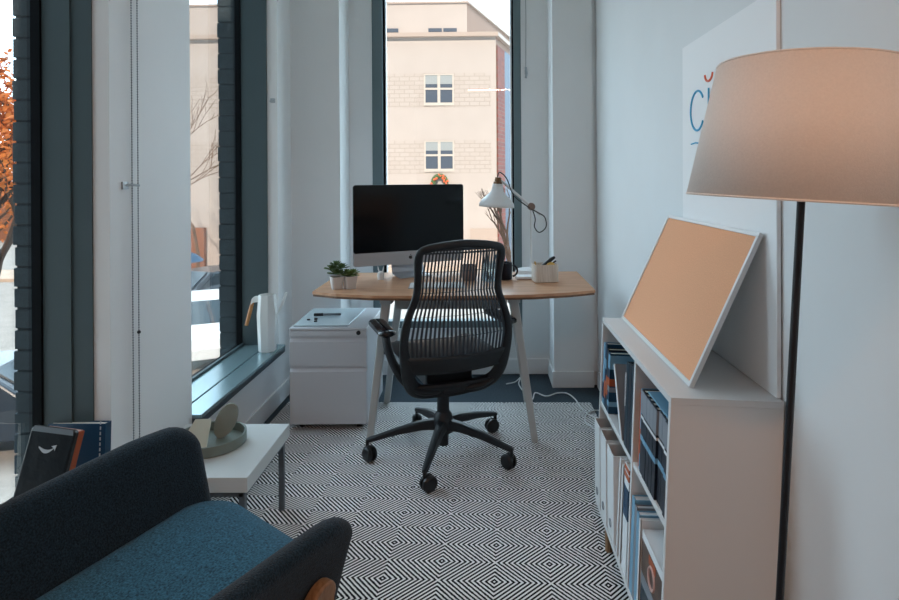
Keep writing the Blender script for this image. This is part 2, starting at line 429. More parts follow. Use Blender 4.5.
# ------------------------------------------------------------------ computer
def computer():
    c = Vector((-.412, 3.38, .736)); rz = math.atan2(.28, .587)
    r = thing('desktop_computer', 'all in one computer with black screen and silver chin on the desk', 'computer', c, rz)
    # local: x along screen, -y toward the viewer, z up
    z0, z1, w = .066, .51, .325
    def slab(x0, x1, a, b, r_, y0, y1, name, m, **k):
        T = Matrix.Rotation(PI/2, 4, 'X')   # (x,y,z)->(x,-z,y)
        return MB().prism(rrect(x0, x1, a, b, r_), -y1, -y0, T).build(name, m, r, smooth=True, **k)
    slab(-w, w, z0, z1, .016, -.006, .004, 'body', 'alu')
    # bulged back
    b = MB(); rings = []
    for s_, d in ((.98, .004), (.86, .014), (.6, .028), (.3, .038), (.05, .041)):
        rings.append([(x*s_, d, (z-(z0+z1)/2)*s_+(z0+z1)/2) for x, z in rrect(-w, w, z0, z1, .016)])
    b.loft(rings); b.build('back_shell', 'alu', r, smooth=True)
    slab(-w+.001, w-.001, z0+.072, z1-.001, .014, -.0085, -.0055, 'screen', 'screen_black')
    # fruit mark on the chin
    p = []
    for i in range(40):
        t = 2*PI*i/40; rad = .0105*(1+.10*math.cos(2*t)*.6)
        x, z = rad*math.cos(t), rad*math.sin(t)*.98
        if (x-.0125)**2+(z-.001)**2 < .0055**2: x = .0125-math.sqrt(max(0, .0055**2-(z-.001)**2))
        if abs(x) < .003 and z > 0: z -= .002
        p.append((x, z))
    T = Matrix.Translation((0, -.006, z0+.036)) @ Matrix.Rotation(PI/2, 4, 'X')
    b = MB(); b.prism(p, 0, .0012, T)
    b.prism([(.0005+.0022*math.cos(t)+.002*math.sin(t), .0145+.004*math.sin(t)) for t in [2*PI*k/12 for k in range(12)]], 0, .0012, T)
    b.build('logo', 'black_plastic', r)
    # stand
    b = MB()
    prof = [(.036, .21), (.05, .17), (.056, .11), (.05, .05), (.038, .014), (.02, .004), (-.05, .003), (-.10, .002)]
    L_, R_ = [], []
    rings = []
    for y, z in prof: rings.append([(-.095, y, z), (.095, y, z), (.095, y+.006, z+.006), (-.095, y+.006, z+.006)])
    b.loft(rings); b.build('stand', 'alu', r, bevel=.002)
    return r
computer()

def keyboard():
    r = thing('keyboard', 'slim white keyboard lying on the desk behind the chair back', 'keyboard', (-.235, 3.02, .7355), .03)
    b = MB(); b.loft([[(-.14, -.057, 0), (.14, -.057, 0), (.14, .057, 0), (-.14, .057, 0)], [(-.14, -.057, .004), (.14, -.057, .004), (.14, .057, .011), (-.14, .057, .011)]])
    b.build('body', 'alu', r, bevel=.002)
    k = MB()
    for j in range(5):
        for i in range(14):
            if j == 0 and 3 < i < 9: continue
            x = -.134+i*.0192; y = -.05+j*.0205; z = .005+(y+.057)/.114*.007
            k.box(x, x+.0165, y, y+.0175, z-.003, z+.0022)
    k.box(-.134+4*.0192, -.134+9*.0192-.003, -.05, -.0325, .0035, .0075)
    k.build('keys', 'white_matte', r)
keyboard()

# ------------------------------------------------------------------ plants
def succulent(x, y, s, label, big, leafmat):
    r = thing('potted_succulent', label, 'plant', (x, y, .7355), random.uniform(0, 1), 'succulents on the desk')
    b = MB(); R = .0335*s
    def sqr(hw, z): return [(px, py, z) for px, py in rrect(-hw, hw, -hw, hw, hw*.45)]
    b.loft([sqr(R*.72, 0), sqr(R*.97, .062), sqr(R*.88, .062), sqr(R*.8, .045)])
    b.build('pot', 'pot_white', r, smooth=True)
    MB().lathe([(R*.8, .048), (R*.8, .056), (R*.1, .059)], 16).build('soil', 'soil', r)
    f = MB()
    def rosette(c, rad, n, up):
        for i in range(n):
            az = i*2.399; q = i/n
            el = up+(1-q)*-.15 + q*1.15
            L = rad*1.14*(1-.45*q); w = L*.46
            d = Vector((math.cos(az)*math.cos(el), math.sin(az)*math.cos(el), math.sin(el)))
            sd = Vector((-math.sin(az), math.cos(az), 0)); nn = d.cross(sd)
            rings = []
            for t, ww, th in ((.05, .3, .5), (.35, .8, .9), (.65, 1, 1), (.88, .6, .7), (1., .08, .15)):
                p = Vector(c)+d*(L*t)+nn*(-.12*L*t*t)
                rings.append([p+sd*(w*.5*ww*math.cos(a))+nn*(w*.16*th*math.sin(a)) for a in [2*PI*k/6 for k in range(6)]])
            f.loft(rings)
    if big:
        rosette((0, 0, .07), .05, 20, .3); rosette((-.022, .01, .093), .042, 16, .35); rosette((.02, -.008, .10), .04, 16, .4); rosette((.0, .015, .112), .036, 14, .5)
    else:
        rosette((0, 0, .062), .044, 20, .25); rosette((.015, -.005, .075), .032, 14, .4); rosette((-.015, .006, .078), .03, 14, .4)
    f.build('leaves', leafmat, r, smooth=True)
succulent(-.728, 2.975, 1, 'taller dark green succulent in a small white pot, the left one beside the monitor', True, 'leaf_green')
succulent(-.664, 2.985, .98, 'shorter light green succulent in a small white pot, the right one beside the monitor', False, 'leaf_light')

# added white figure standing in for bright glints: two curved prongs on a cup
def ornament():
    r = thing('glint_figure', 'added white figure standing in for glints, with two upright tips beside the computer foot', 'ornament', (-.555, 3.24, .7355))
    b = MB(); b.lathe([(.016, 0), (.02, .02), (.016, .04), (.004, .046)], 14); b.build('body', 'paper_white', r, smooth=True)
    for sx in (-1, 1):
        m = MB(); m.tube([(sx*.008, 0, .038), (sx*.013, 0, .055), (sx*.016, 0, .072)], [.006, .007, .002], 8, sq=(1, .5)); m.build('prong', 'paper_white', r, smooth=True)
ornament()

# ------------------------------------------------------------------ desk lamp
def desk_lamp():
    bx, by, bz = .268, 3.37, .7355
    r = thing('desk_lamp', 'off white articulated desk lamp with round base and bell shade by the window', 'lamp', (bx, by, bz))
    MB().lathe([(.088, 0), (.088, .022), (.080, .032), (.012, .036)], 40).build('base', 'white_lacquer', r, smooth=True)
    jz = 1.113-bz
    MB().tube([(0, 0, .03), (0, 0, jz)], .0055, 10).build('post', 'white_lacquer', r, smooth=True)
    J = Vector((.002, 0, jz+.005)); E = Vector((-.187, -.03, jz+.168))
    d = (E-J).normalized()
    MB().tube([J-d*.07, J, E], .0075, 10).build('arm', 'white_lacquer', r, smooth=True)
    k = MB(); k.cyl(J+Vector((0, -.018, 0)), J+Vector((0, .018, 0)), .021, seg=18); k.cyl(J+Vector((0, -.024, 0)), J+Vector((0, -.018, 0)), .012, seg=14)
    k.build('joint', 'clay', r, smooth=True)
    # shade hanging from the arm end
    ang = .06
    Tm = Matrix.Translation(E+Vector((.002, -.01, -.01))) @ Matrix.Rotation(ang, 4, 'Y')
    s = MB(); prof = [(.026, -.024), (.029, -.046), (.034, -.066), (.058, -.092), (.084, -.116), (.095, -.134), (.097, -.152)]
    s.T = Tm; s.lathe(prof, 36, cap=False)
    s.build('lamp_shade', 'white_lacquer', r, smooth=True, solid=.003, recalc=False)
    s = MB(); s.T = Tm; s.lathe([(.017, .012), (.019, -.01), (.024, -.014), (.026, -.03)], 20); s.build('socket', 'bronze', r, smooth=True)
    s = MB(); s.T = Tm; s.lathe([(.012, -.03), (.014, -.06), (.03, -.09), (.034, -.11), (.024, -.135), (.003, -.145)], 18); s.build('bulb', 'paper_white', r, smooth=True)
    c = MB()
    pts = catmull([E+Vector((.0, -.012, .005)), E+Vector((.012, -.02, .03)), E+Vector((.05, -.02, -.005)), E.lerp(J, .5)+Vector((-.004, -.016, -.018)), J+Vector((-.02, -.02, -.0)), J+Vector((.03, -.01, -.03)), J+Vector((.075, 0, -.06)), J+Vector((.082, 0, -.115)), J+Vector((.045, 0, -.145)), J+Vector((.018, 0, -.115)), J+Vector((.022, 0, -.07)), J+Vector((.008, 0, -.02))], 8)
    c.tube(pts, .0032, 6); c.build('cord', 'black_plastic', r, smooth=True)
desk_lamp()

# ------------------------------------------------------------------ small desk things
def mug():
    r = thing('mug', 'dark navy mug with a round handle beside the chair back on the desk', 'mug', (.113, 3.22, .7355), -.1)
    m = MB(); m.lathe([(.034, 0), (.040, .004), (.041, .092), (.0375, .092), (.036, .008), (.001, .008)], 28); m.build('body', 'navy', r, smooth=True)
    m = MB(); m.tube([(.038+.030*math.cos(t), 0, .047+.030*math.sin(t)) for t in [PI/2-.15-(PI-.3)*i/14 for i in range(15)]], .0055, 8); m.build('handle', 'navy', r, smooth=True)
mug()
def clay_cup():
    m = MB(); m.lathe([(.03, 0), (.042, .02), (.046, .05), (.042, .082), (.038, .082), (.041, .05), (.036, .02), (.001, .006)], 26)
    o = m.build('cup', 'clay', smooth=True); o.location = (-.078, 3.20, .7355)
    tag(o, 'round brown clay cup seen through the chair mesh on the desk', 'cup')
clay_cup()
def jar():
    r = thing('pencil_jar', 'clear glass jar of pens seen through the chair mesh beside the mug', 'jar', (.03, 3.17, .7355))
    m = MB(); m.lathe([(.036, 0), (.040, .004), (.040, .10), (.036, .10), (.036, .006), (.001, .006)], 24); m.build('glass', 'jar_glass', r, smooth=True)
    return r
jar()
for i, (dx, dy, tx, ty, h, mm, lab) in enumerate(((-.005, .006, -.012, .02, .178, 'black_plastic', 'tall black pen standing in the glass jar, highest of its pens'),
                                                (.012, .0, .035, -.005, .14, 'book_blue', 'blue pen standing in the glass jar and leaning right'),
                                                (-.012, -.010, -.03, -.012, .135, 'navy', 'navy pen standing in the glass jar and leaning left'))):
    m = MB(); m.tube([(dx, dy, .008), (dx+(tx-dx)*.93, dy+(ty-dy)*.93, h*.95), (tx, ty, h)], [.0042, .0042, .002], 8)
    o = m.build('pen', mm, smooth=True); o.location = (.03, 3.17, .7355); tag(o, lab, 'pen', 'pens in the glass jar')
def pen_pot():
    x, y = .322, 3.155
    r = thing('desk_organizer', 'pale wooden desk pot with rounded corners holding stationery on the right', 'pen pot', (x, y, .7355), .12)
    m = MB()
    def ring(hw, z): return [(px, py, z) for px, py in rrect(-hw, hw, -hw*.8, hw*.8, .018)]
    m.loft([ring(.059, 0), ring(.064, .004), ring(.064, .092), ring(.060, .092), ring(.059, .008)])
    m.build('body', 'pale_wood', r, smooth=True)
    T = Matrix.Translation((.01, .0, .094)) @ Matrix.Rotation(-.55, 4, 'Y') @ Matrix.Rotation(.25, 4, 'Z')
    s = thing('stapler', 'black stapler poking out of the pale wooden desk pot', 'stapler', matrix=Matrix.Translation((x, y, .7355)) @ T)
    m = MB(); m.loft([[(a, b, c) for b, c in ((-.009, z0), (.009, z0), (.009, z1), (-.009, z1))] for a, z0, z1 in ((-.07, -.012, .0), (-.05, -.012, .006), (.03, -.006, .014), (.055, -.002, .010))]); m.build('top_arm', 'black_plastic', s, bevel=.002)
    m = MB(); m.box(-.065, .05, -.008, .008, -.02, -.013); m.build('base', 'black_plastic', s, bevel=.002)
    T = Matrix.Translation((x+.03, y-.018, .7355+.078)) @ Matrix.Rotation(1.2, 4, 'X') @ Matrix.Rotation(.3, 4, 'Y')
    m = MB(); m.lathe([(.014, -.008), (.024, -.008), (.024, .008), (.014, .008)], 22); o = m.build('tape_roll', 'yellow', smooth=True); o.matrix_world = T
    tag(o, 'yellow tape roll resting in the pale wooden desk pot', 'tape')
    m = MB(); m.tube([(-.035, .01, .02), (-.05, .012, .098), (-.052, .012, .103)], [.004, .004, .002], 8); o = m.build('pencil', 'brass', smooth=True); o.location = (x, y, .7355)
    tag(o, 'short brown pencil at the left edge of the wooden desk pot', 'pencil')
pen_pot()
def notepad():
    r = thing('notepad', 'white notepad with brown backing lying by the desk lamp base', 'notepad', (.225, 3.24, .7355), .06)
    MB().box(-.05, .05, -.04, .04, 0, .004).build('backing', 'clay', r)
    MB().box(-.049, .05, -.039, .04, .004, .016).build('pages', 'paper_white', r)
notepad()

# ------------------------------------------------------------------ filing pedestal
def pedestal():
    x0, x1, y0, y1 = -.985, -.592, 3.03, 3.50
    cx, cy = (x0+x1)/2, (y0+y1)/2
    r = thing('file_cabinet', 'white three drawer filing pedestal on castors between the window and desk', 'cabinet', (cx, cy, 0))
    w, d = (x1-x0)/2, (y1-y0)/2; zb, zt = .042, .527
    m = MB(); m.box(-w, w, -d+.012, d, zb, zt-.008); m.box(-w, w, -d, d, zt-.012, zt); m.build('body', 'cabinet_white', r, bevel=.003)
    z = lambda y: H-(y-178)/600*3.03
    b = MB(); b.box(-w+.002, w-.002, -d, -d+.012, z(335.5), zt-.014); b.build('top_band', 'cabinet_white', r, bevel=.002)
    def drawer(a, bb):
        dr = MB().box(-w+.002, w-.002, -d, -d+.013, z(bb), z(a+3.6)).build('drawer', 'cabinet_white', r, bevel=.002)
        m = MB(); m.loft([[(-w+.002, -d+.0005, z(a+3.6)), (w-.002, -d+.0005, z(a+3.6)), (w-.002, -d+.0125, z(a+.8)), (-w+.002, -d+.0125, z(a+.8))],
                          [(-w+.002, -d+.012, z(a+3.6)), (w-.002, -d+.012, z(a+3.6)), (w-.002, -d+.0135, z(a+.8)), (-w+.002, -d+.0135, z(a+.8))]])
        m.build('pull_lip', 'cabinet_white', dr)
    drawer(337.2, 365.5); drawer(367.2, 423.5)
    m = MB(); m.cyl((.155, -d-.004, z(332)), (.155, -d+.005, z(332)), .011, seg=20); m.build('lock', 'black_plastic', r, smooth=True)
    for sx in (-1, 1):
        for sy in (-1, 1):
            m = MB(); m.cyl((sx*(w-.05)-.01, sy*(d-.05), .026), (sx*(w-.05)+.01, sy*(d-.05), .026), .017, seg=16)
            m.box(sx*(w-.05)-.016, sx*(w-.05)+.016, sy*(d-.05)-.016, sy*(d-.05)+.016, .035, .050); m.build('caster', 'black_plastic', r, smooth=True)
    # glass board on top
    zt += .001
    gx = lambda x, y: ((x-483)/600*(H-zt)*600/(y-178), (H-zt)*600/(y-178))
    o = MB().prism([(-.935+.85+.012-.06, -.18), (.145, -.18), (.16, .215), (-.145, .215)], 0, .008).build('glass_board', 'board_glass', bevel=.002)
    o.location = (-.838, 3.235, zt); tag(o, 'pale blue glass memo board lying on top of the white filing pedestal', 'board')
    m = MB(); m.T = Matrix.Translation((-.852, 3.26, zt+.0165)) @ Matrix.Rotation(.06, 4, 'Z')
    m.tube([(-.07, 0, 0), (-.068, 0, 0), (-.02, 0, 0), (-.02, 0, 0)], [.006, .008, .008, .0065], 12); m.mi = 1
    m.tube([(-.019, 0, 0), (.07, 0, 0), (.075, 0, 0)], [.0068, .0068, .005], 12)
    o = m.build('marker', ['black_plastic', 'mag_grey'], smooth=True); tag(o, 'marker pen with black cap lying on the glass memo board', 'marker')
    for (px, py, lab) in ((-.925, 3.165, 'small dark magnet leftmost on the glass memo board'), (-.878, 3.13, 'small dark magnet nearest the glass memo board edge'), (-.89, 3.18, 'small dark magnet below the marker on the glass memo board')):
        m = MB(); m.lathe([(.009, 0), (.009, .005), (.007, .006)], 14); o = m.build('magnet', 'navy', smooth=True); o.location = (px, py, zt+.0085); tag(o, lab, 'magnet', 'magnets on the glass board')
pedestal()

# ------------------------------------------------------------------ office chair
def office_chair():
    A = math.radians(22)
    r = thing('office_chair', 'black mesh back swivel chair with five castors pulled up to the desk', 'chair', (-.19, 2.77, .008), A)
    # base
    hub = MB(); hub.lathe([(.024, .045), (.024, .10), (.045, .105), (.05, .15), (.038, .19), (.028, .20), (.028, .33), (.02, .335)], 20); hub.build('gas_column', 'chair_black', r, smooth=True)
    for k in range(5):
        th = math.radians(-27+72*k)-A
        d = Vector((math.cos(th), math.sin(th), 0)); s = Vector((-d.y, d.x, 0))
        rings = []
        for q, w, z, h in ((.03, .026, .145, .042), (.10, .022, .142, .036), (.2, .018, .125, .028), (.29, .015, .103, .022), (.335, .014, .092, .018), (.352, .010, .088, .012)):
            c = d*q+Vector((0, 0, z))
            rings.append([c+s*(w*cx)+Vector((0, 0, h*cz)) for cx, cz in ((-1, -.5), (-.85, .3), (-.5, .5), (.5, .5), (.85, .3), (1, -.5))])
        lg = MB().loft(rings).build('leg', 'chair_black', r, smooth=True)
        cp = d*.345; m = MB()
        t2 = th+random.uniform(.3, 1.4); e = Vector((math.cos(t2), math.sin(t2), 0)); f = Vector((-e.y, e.x, 0))
        for sgn in (-1, 1):
            a0 = cp+f*.018+e*(.006*sgn)+Vector((0, 0, .0335)); a1 = cp+f*.018+e*(.024*sgn)+Vector((0, 0, .0335))
            m.tube([a0, a0.lerp(a1, .6), a1], [.0335, .0335, .026], 20)
        m.cyl(cp+Vector((0, 0, .04)), cp+Vector((0, 0, .09)), .008, seg=10)
        m.tube([cp+Vector((0, 0, .058)), cp+f*.016+Vector((0, 0, .06)), cp+f*.034+Vector((0, 0, .046))], [.012, .013, .006], 8)
        m.build('caster', 'black_plastic', lg, smooth=True)
    # seat
    m = MB(); rings = []
    for ins, z in ((.02, .436), (.0, .45), (.0, .468), (.012, .486), (.05, .494), (.14, .492)):
        rings.append([(x, y, z-(.02 if y > .2 else 0)) for x, y in rrect(-.235+ins, .235-ins, -.20+ins, .27-ins, max(.02, .09-ins*.4))])
    m.loft(rings); m.build('seat', 'chair_black', r, smooth=True)
    m = MB(); m.box(-.11, .11, -.10, .12, .345, .43); m.box(-.06, .06, -.10, .06, .31, .345); m.build('tilt_mechanism', 'chair_black', r, bevel=.015)
    # back: outline half-width and depth as functions of z
    tab = [(.345, .140, -.13), (.375, .190, -.165), (.43, .221, -.20), (.515, .241, -.235), (.59, .249, -.250), (.65, .243, -.252), (.71, .222, -.246), (.775, .196, -.243), (.84, .190, -.252), (.90, .194, -.268), (.945, .196, -.282), (.975, .180, -.292), (.988, .130, -.297)]
    def prof(z):
        for i in range(len(tab)-1):
            if tab[i][0] <= z <= tab[i+1][0]:
                q = (z-tab[i][0])/(tab[i+1][0]-tab[i][0])
                return tab[i][1]+(tab[i+1][1]-tab[i][1])*q, tab[i][2]+(tab[i+1][2]-tab[i][2])*q
        return (tab[0][1:] if z < tab[0][0] else tab[-1][1:])
    def surf(u, z):       # u in -1..1
        w, y = prof(z); x = u*w*.955
        return Vector((x, y+.05*(abs(x)/.25)**2*(.9 if z > .45 else .6)-.0, z))
    loop = []
    for z, w, y in tab: loop.append(surf(1, z))
    loop += [surf(.5, .992)+Vector((0, 0, .004)), surf(0, .992)+Vector((0, 0, .008)), surf(-.5, .992)+Vector((0, 0, .004))]
    for z, w, y in reversed(tab): loop.append(surf(-1, z))
    loop += [surf(-.4, .345), surf(.4, .345)]
    L2 = catmull(loop, 4, closed=True)
    m = MB(); rings = []
    N = len(L2); cen = Vector((0, -.22, .68))
    for i, p in enumerate(L2):
        tn = (L2[(i+1) % N]-L2[i-1]).normalized()
        bn = Vector((0, 1, 0)); a = tn.cross(bn).normalized()
        low = max(0, min(1, (.62-p.z)/.25))
        wi, th = .0170+.015*low, .012+.004*low
        rings.append([p+a*(wi*math.cos(t))+bn*(th*math.sin(t)) for t in [2*PI*k/12 for k in range(12)]])
    m.loft(rings, loop=True); m.build('back_frame', 'chair_black', r, smooth=True, ang=70)
    # slitted membrane
    m = MB(); NC = 25
    zr = [(.522, .60), (.602, .69), (.692, .79), (.792, .88), (.882, .958), (.965, .971)]
    us = []
    for k in range(NC):
        a = -1+2*k/NC; us += [a, a+2/NC*.52]
    us.append(1.0)
    def zt(u): return .990-.012*abs(u)**4
    def zbm(u): return .525+.018*u*u
    zl = [.505]
    for a, b in zr: zl += [a, b]
    zl.append(.982)
    V = [[m.bm.verts.new(surf(u*.965, z)+Vector((0, .003, 0))) for u in us] for z in zl]
    for j in range(len(zl)-1):
        hole_row = (j % 2 == 1) and j < len(zl)-2
        for i in range(len(us)-1):
            if hole_row and i % 2 == 1 and i < len(us)-2: continue
            m.bm.faces.new((V[j][i], V[j][i+1], V[j+1][i+1], V[j+1][i]))
    m.build('back_mesh', 'mesh_black', r, solid=.003)
    # solid lower back panel with the slot below it
    m = MB(); Zs = [.44, .455, .475, .50, .518]; Us = [-1+.1*k for k in range(21)]
    rows = [[surf(u, z+(.006*u*u))+Vector((0, -.002, 0)) for u in Us] for z in Zs]
    m.loft(rows, cap=False, closed=False); m.build('lower_panel', 'chair_black', r, solid=.012, smooth=True)
    m = MB(); Zs = [.325, .345, .365, .382]
    rows = [[surf(u*.97, z-.012*(1-u*u)*(1 if z < .36 else .3))+Vector((0, -.002, 0)) for u in Us] for z in Zs]
    m.loft(rows, cap=False, closed=False); m.build('bottom_bar', 'chair_black', r, solid=.016, smooth=True)
    m = MB(); m.loft([[(-.05, -.15, .33), (.05, -.15, .33), (.05, -.15, .355), (-.05, -.15, .355)], [(-.05, -.10, .325), (.05, -.10, .325), (.05, -.10, .36), (-.05, -.10, .36)]]); m.build('back_bracket', 'chair_black', r, bevel=.004)
    # arms
    for sx in (-1, 1):
        m = MB()
        m.tube(catmull([(sx*.05, -.11, .342), (sx*.14, -.135, .352), (sx*.215, -.13, .40), (sx*.258, -.115, .475), (sx*.280, -.10, .545), (sx*.288, -.085, .605)], 6), [.024]*31, 10, sq=(1.35, .75))
        arm = m.build('arm', 'chair_black', r, smooth=True)
        p = MB(); rings = []
        for ins, z in ((.012, .598), (.0, .606), (0, .616), (.006, .624), (.02, .627)):
            rings.append([(sx*.286+x, y, z) for x, y in rrect(-.037+ins, .037-ins, -.14+ins, .13-ins, .03-ins*.5)])
        p.loft(rings); p.build('arm_pad', 'black_gloss', arm, smooth=True)
office_chair()

# ------------------------------------------------------------------ bookcase
BC = Matrix.Translation((.398, 1.3875, 0)) @ Matrix.Rotation(.0436, 4, 'Y')
BL = .797; BD = .263; BT = .77; PT = .016; SH = .456; BB = .10; DV = .325
def bookcase():
    r = thing('bookcase', 'low white two bay bookcase on short wooden legs against the right wall', 'bookcase', matrix=BC)
    MB().box(0, BD, 0, BL, BT-PT, BT).build('top', 'white_lacquer', r, bevel=.0012)
    MB().box(0, BD, 0, BL, BB, BB+PT).build('bottom', 'white_lacquer', r, bevel=.0012)
    for y in (0, BL-PT): MB().box(0, BD, y, y+PT, BB+PT, BT-PT).build('side_panel', 'white_lacquer', r, bevel=.0012)
    MB().box(.0, BD-.006, DV-PT/2, DV+PT/2, BB+PT, BT-PT).build('divider', 'white_lacquer', r, bevel=.0012)
    MB().box(.003, BD-.006, PT, DV-PT/2, SH, SH+PT).build('shelf', 'white_lacquer', r, bevel=.0012)
    MB().box(.003, BD-.006, DV+PT/2, BL-PT, SH, SH+PT).build('shelf', 'white_lacquer', r, bevel=.0012)
    MB().box(BD-.006, BD, PT, BL-PT, BB+PT, BT-PT).build('back_panel', 'white_matte', r)
    for x, z0 in ((.022, .0092), (BD-.035, .0195)):
        for y in (.09, .655):
            m = MB(); m.cyl((x, y, z0), (x, y, BB), .012, .018, 16); m.build('leg', 'oak', r, smooth=True)
bookcase()

def book(name, label, cat, y, th, dp, hh, cover, x=.02, z=SH+PT, lean=0., group=None, pages='cream_paper', bands=(), proto=None, tilt=0):
    """standing book: thickness along y, spine toward -x (the open front)"""
    T = BC @ Matrix.Translation((x, y, z+.0006)) @ Matrix.Rotation(lean, 4, 'X')
    r = thing(name, label, cat, matrix=T, group=group)
    if proto:
        for ch in proto.children: copy_tree(ch, r)
        return r
    c = MB(); e = .0022
    c.box(0, dp, 0, e, 0, hh); c.box(0, dp, th-e, th, 0, hh); c.box(-.0015, e, 0, th, 0, hh)
    c.build('cover', cover, r)
    MB().box(e, dp-.004, e, th-e, .003, hh-.003).build('pages', pages, r)
    for z0, z1, mm in bands:
        b = MB(); b.box(-.0025, 0, -.0003, th+.0003, z0*hh, z1*hh); b.box(0, dp*.7, -.0006, .0, z0*hh, z1*hh); b.build('spine_band', mm, r)
    return r
def fill_books():
    # top near bay: run of matching magazines
    g = 'matching navy magazines on the top shelf'
    first = None; y = .022
    for k in range(8):
        lab = 'navy magazine with grey upper spine in the run on the near top shelf'
        b = book('magazine', lab, 'magazine', y, .0265, .205, .225, 'mag_navy', x=.004+random.uniform(0, .007), group=g, bands=((.72, .99, 'mag_grey'), (.66, .69, 'paper_white'), (.40, .46, 'light_blue')), proto=first)
        first = first or b; y += .0305
    book('book', 'slim light blue book standing at the far end of the navy magazines', 'book', y+.001, .012, .20, .222, 'light_blue', x=.01, bands=((.2, .5, 'book_orange'),)); y += .0145
    book('book', 'orange spined book standing next to the divider on the near top shelf', 'book', y+.001, .014, .20, .205, 'book_orange', x=.012)
    T = BC @ Matrix.Translation((.012, .03, SH+PT+.2275))
    m = MB(); m.box(0, .20, 0, .20, 0, .004); o = m.build('folder', 'light_blue', bevel=.001); o.matrix_world = T
    tag(o, 'bright blue paper folder lying flat on top of the navy magazines', 'folder')
    # top far bay
    y = DV+PT/2
    for k, (lab, mm) in enumerate((('dark teal ring binder right beside the bookcase divider', 'book_teal'), ('near black ring binder in the middle of the three by the divider', 'mag_navy'), ('dark teal spiral binder farthest of the three by the divider', 'book_teal'))):
        b = book('ring_binder', lab, 'binder', y+.002+k*.0325, .03, .215, .262-.006*k, mm, x=.004)
        s = MB()
        for q in range(9): s.tube([(-.004+.008*math.cos(t), .002, .20-q*.009+.0*math.sin(t)) if False else (-.002, .030+.006*math.cos(t), .21-q*.011+.006*math.sin(t)) for t in [2*PI*i/10 for i in range(10)]], .0012, 5, closed=True)
        if k == 2: s.build('spiral', 'silver_print', b)
        else: s.bm.free()
    b = book('book', 'white edged book leaning steeply towards the blue and orange books', 'book', .455, .014, .20, .235, 'mag_grey', x=.006, lean=-.60, pages='paper_white')
    MB().box(-.004, -.0016, -.0005, .0145, 0, .235).build('spine', 'paper_white', b)
    covs = [('blue book standing farthest on the far top shelf', 'light_blue', .215, ((.1, .35, 'book_blue'),)),
            ('dark blue book second from the far end of the far top shelf', 'book_blue', .222, ((.15, .4, 'book_orange'), (.6, .75, 'light_blue'))),
            ('black and orange book third from the far end of the far top shelf', 'mag_navy', .210, ((.25, .55, 'book_orange'),)),
            ('blue book with a pictured cover just beyond the leaning white edged book', 'book_blue', .205, ((.74, .97, 'light_blue'), (.46, .58, 'book_orange'), (.36, .44, 'mag_grey'), (.12, .2, 'light_blue')))]
    y = BL-PT-.004
    for k, (lab, mm, hh, bands) in enumerate(covs):
        th = .026; y -= th+.003
        book('book', lab, 'book', y, th, .20, hh, mm, x=.006, bands=bands)
    # bottom far bay: magazine files
    def magfile(yy, w, xx, hh, label):
        r = thing('magazine_file', label, 'file box', matrix=BC @ Matrix.Translation((xx, yy, BB+PT+.0105)) @ Matrix.Rotation(-.0436, 4, 'Y'), group='white magazine files on the bottom shelf')
        T = Matrix.Rotation(PI/2, 4, 'X')
        side = [(0, 0), (.24, 0), (.24, hh*.55), (.10, hh), (0, hh)]
        for q in (0, w-.003): MB().prism([(a, b) for a, b in side], -(q+.003), -q, T).build('side', 'white_matte', r)
        m = MB(); m.box(0, .003, .003, w-.003, 0, hh); m.box(.237, .24, .003, w-.003, 0, hh*.55); m.box(.003, .237, .003, w-.003, 0, .003); m.build('front', 'white_matte', r)
        m = MB()
        for q in range(3): m.box(.006, .22, .008+q*.02, .02+q*.02, .004, hh*(.9-.03*q))
        m.build('papers', 'dark_papers', r)
        m = MB(); m.tube([(-.001, w/2+.012*math.cos(t), .045+.012*math.sin(t)) for t in [2*PI*i/14 for i in range(14)]], .0018, 6, closed=True); m.build('finger_ring', 'mag_grey', r)
    magfile(.690, .088, -.006, .285, 'white magazine file farthest along the bottom shelf')
    magfile(.592, .092, -.004, .283, 'white magazine file in the middle of the three on the bottom shelf')
    magfile(.492, .092, -.001, .278, 'white magazine file nearest the bookcase divider on the bottom shelf')
    book('folder', 'white card folder leaning beside the nearest magazine file', 'folder', .455, .012, .225, .30, 'paper_white', x=.002, z=BB+PT, pages='paper_white', lean=.02)
    book('folder', 'plain white folder between the leaning folder and the orange topped binder', 'folder', .425, .014, .225, .29, 'white_matte', x=.004, z=BB+PT, pages='paper_white')
    book('ring_binder', 'white binder with orange top stripe and navy label by the divider', 'binder', .352, .052, .23, .315, 'paper_white', x=.004, z=BB+PT, bands=((.88, .93, 'book_orange'), (.95, .99, 'book_orange'), (.52, .80, 'book_blue')))
    # bottom near bay
    y = DV-PT/2-.004
    for k, (lab, mm, th, hh) in enumerate((('light blue folder standing against the near side of the divider', 'light_blue', .03, .265), ('grey folder between the two blue folders on the bottom shelf', 'mag_grey', .02, .255), ('sky blue folder beside the white folder at the near end of the bottom shelf row', 'light_blue', .024, .25), ('white folder at the near end of the blue row on the bottom shelf', 'paper_white', .012, .245))):
        y -= th+.002
        book('folder', lab, 'folder', y, th, .22, hh, mm, x=.004, z=BB+PT, pages='paper_white')
    # flat stack near the end
    z = BB+PT+.0006; y1 = y-.006; w = y1-.022
    lays = [('navy book at the bottom of the flat stack', 'mag_navy', .045, ()), ('teal book second from the bottom of the flat stack', 'book_teal', .04, ()), ('grey book in the middle of the flat stack', 'mag_grey', .03, ()),
            ('brown book with an orange ring on its spine in the flat stack', 'brown_cover', .085, 'ring'), ('thin white paper pad on top of the flat stack', 'paper_white', .022, ())]
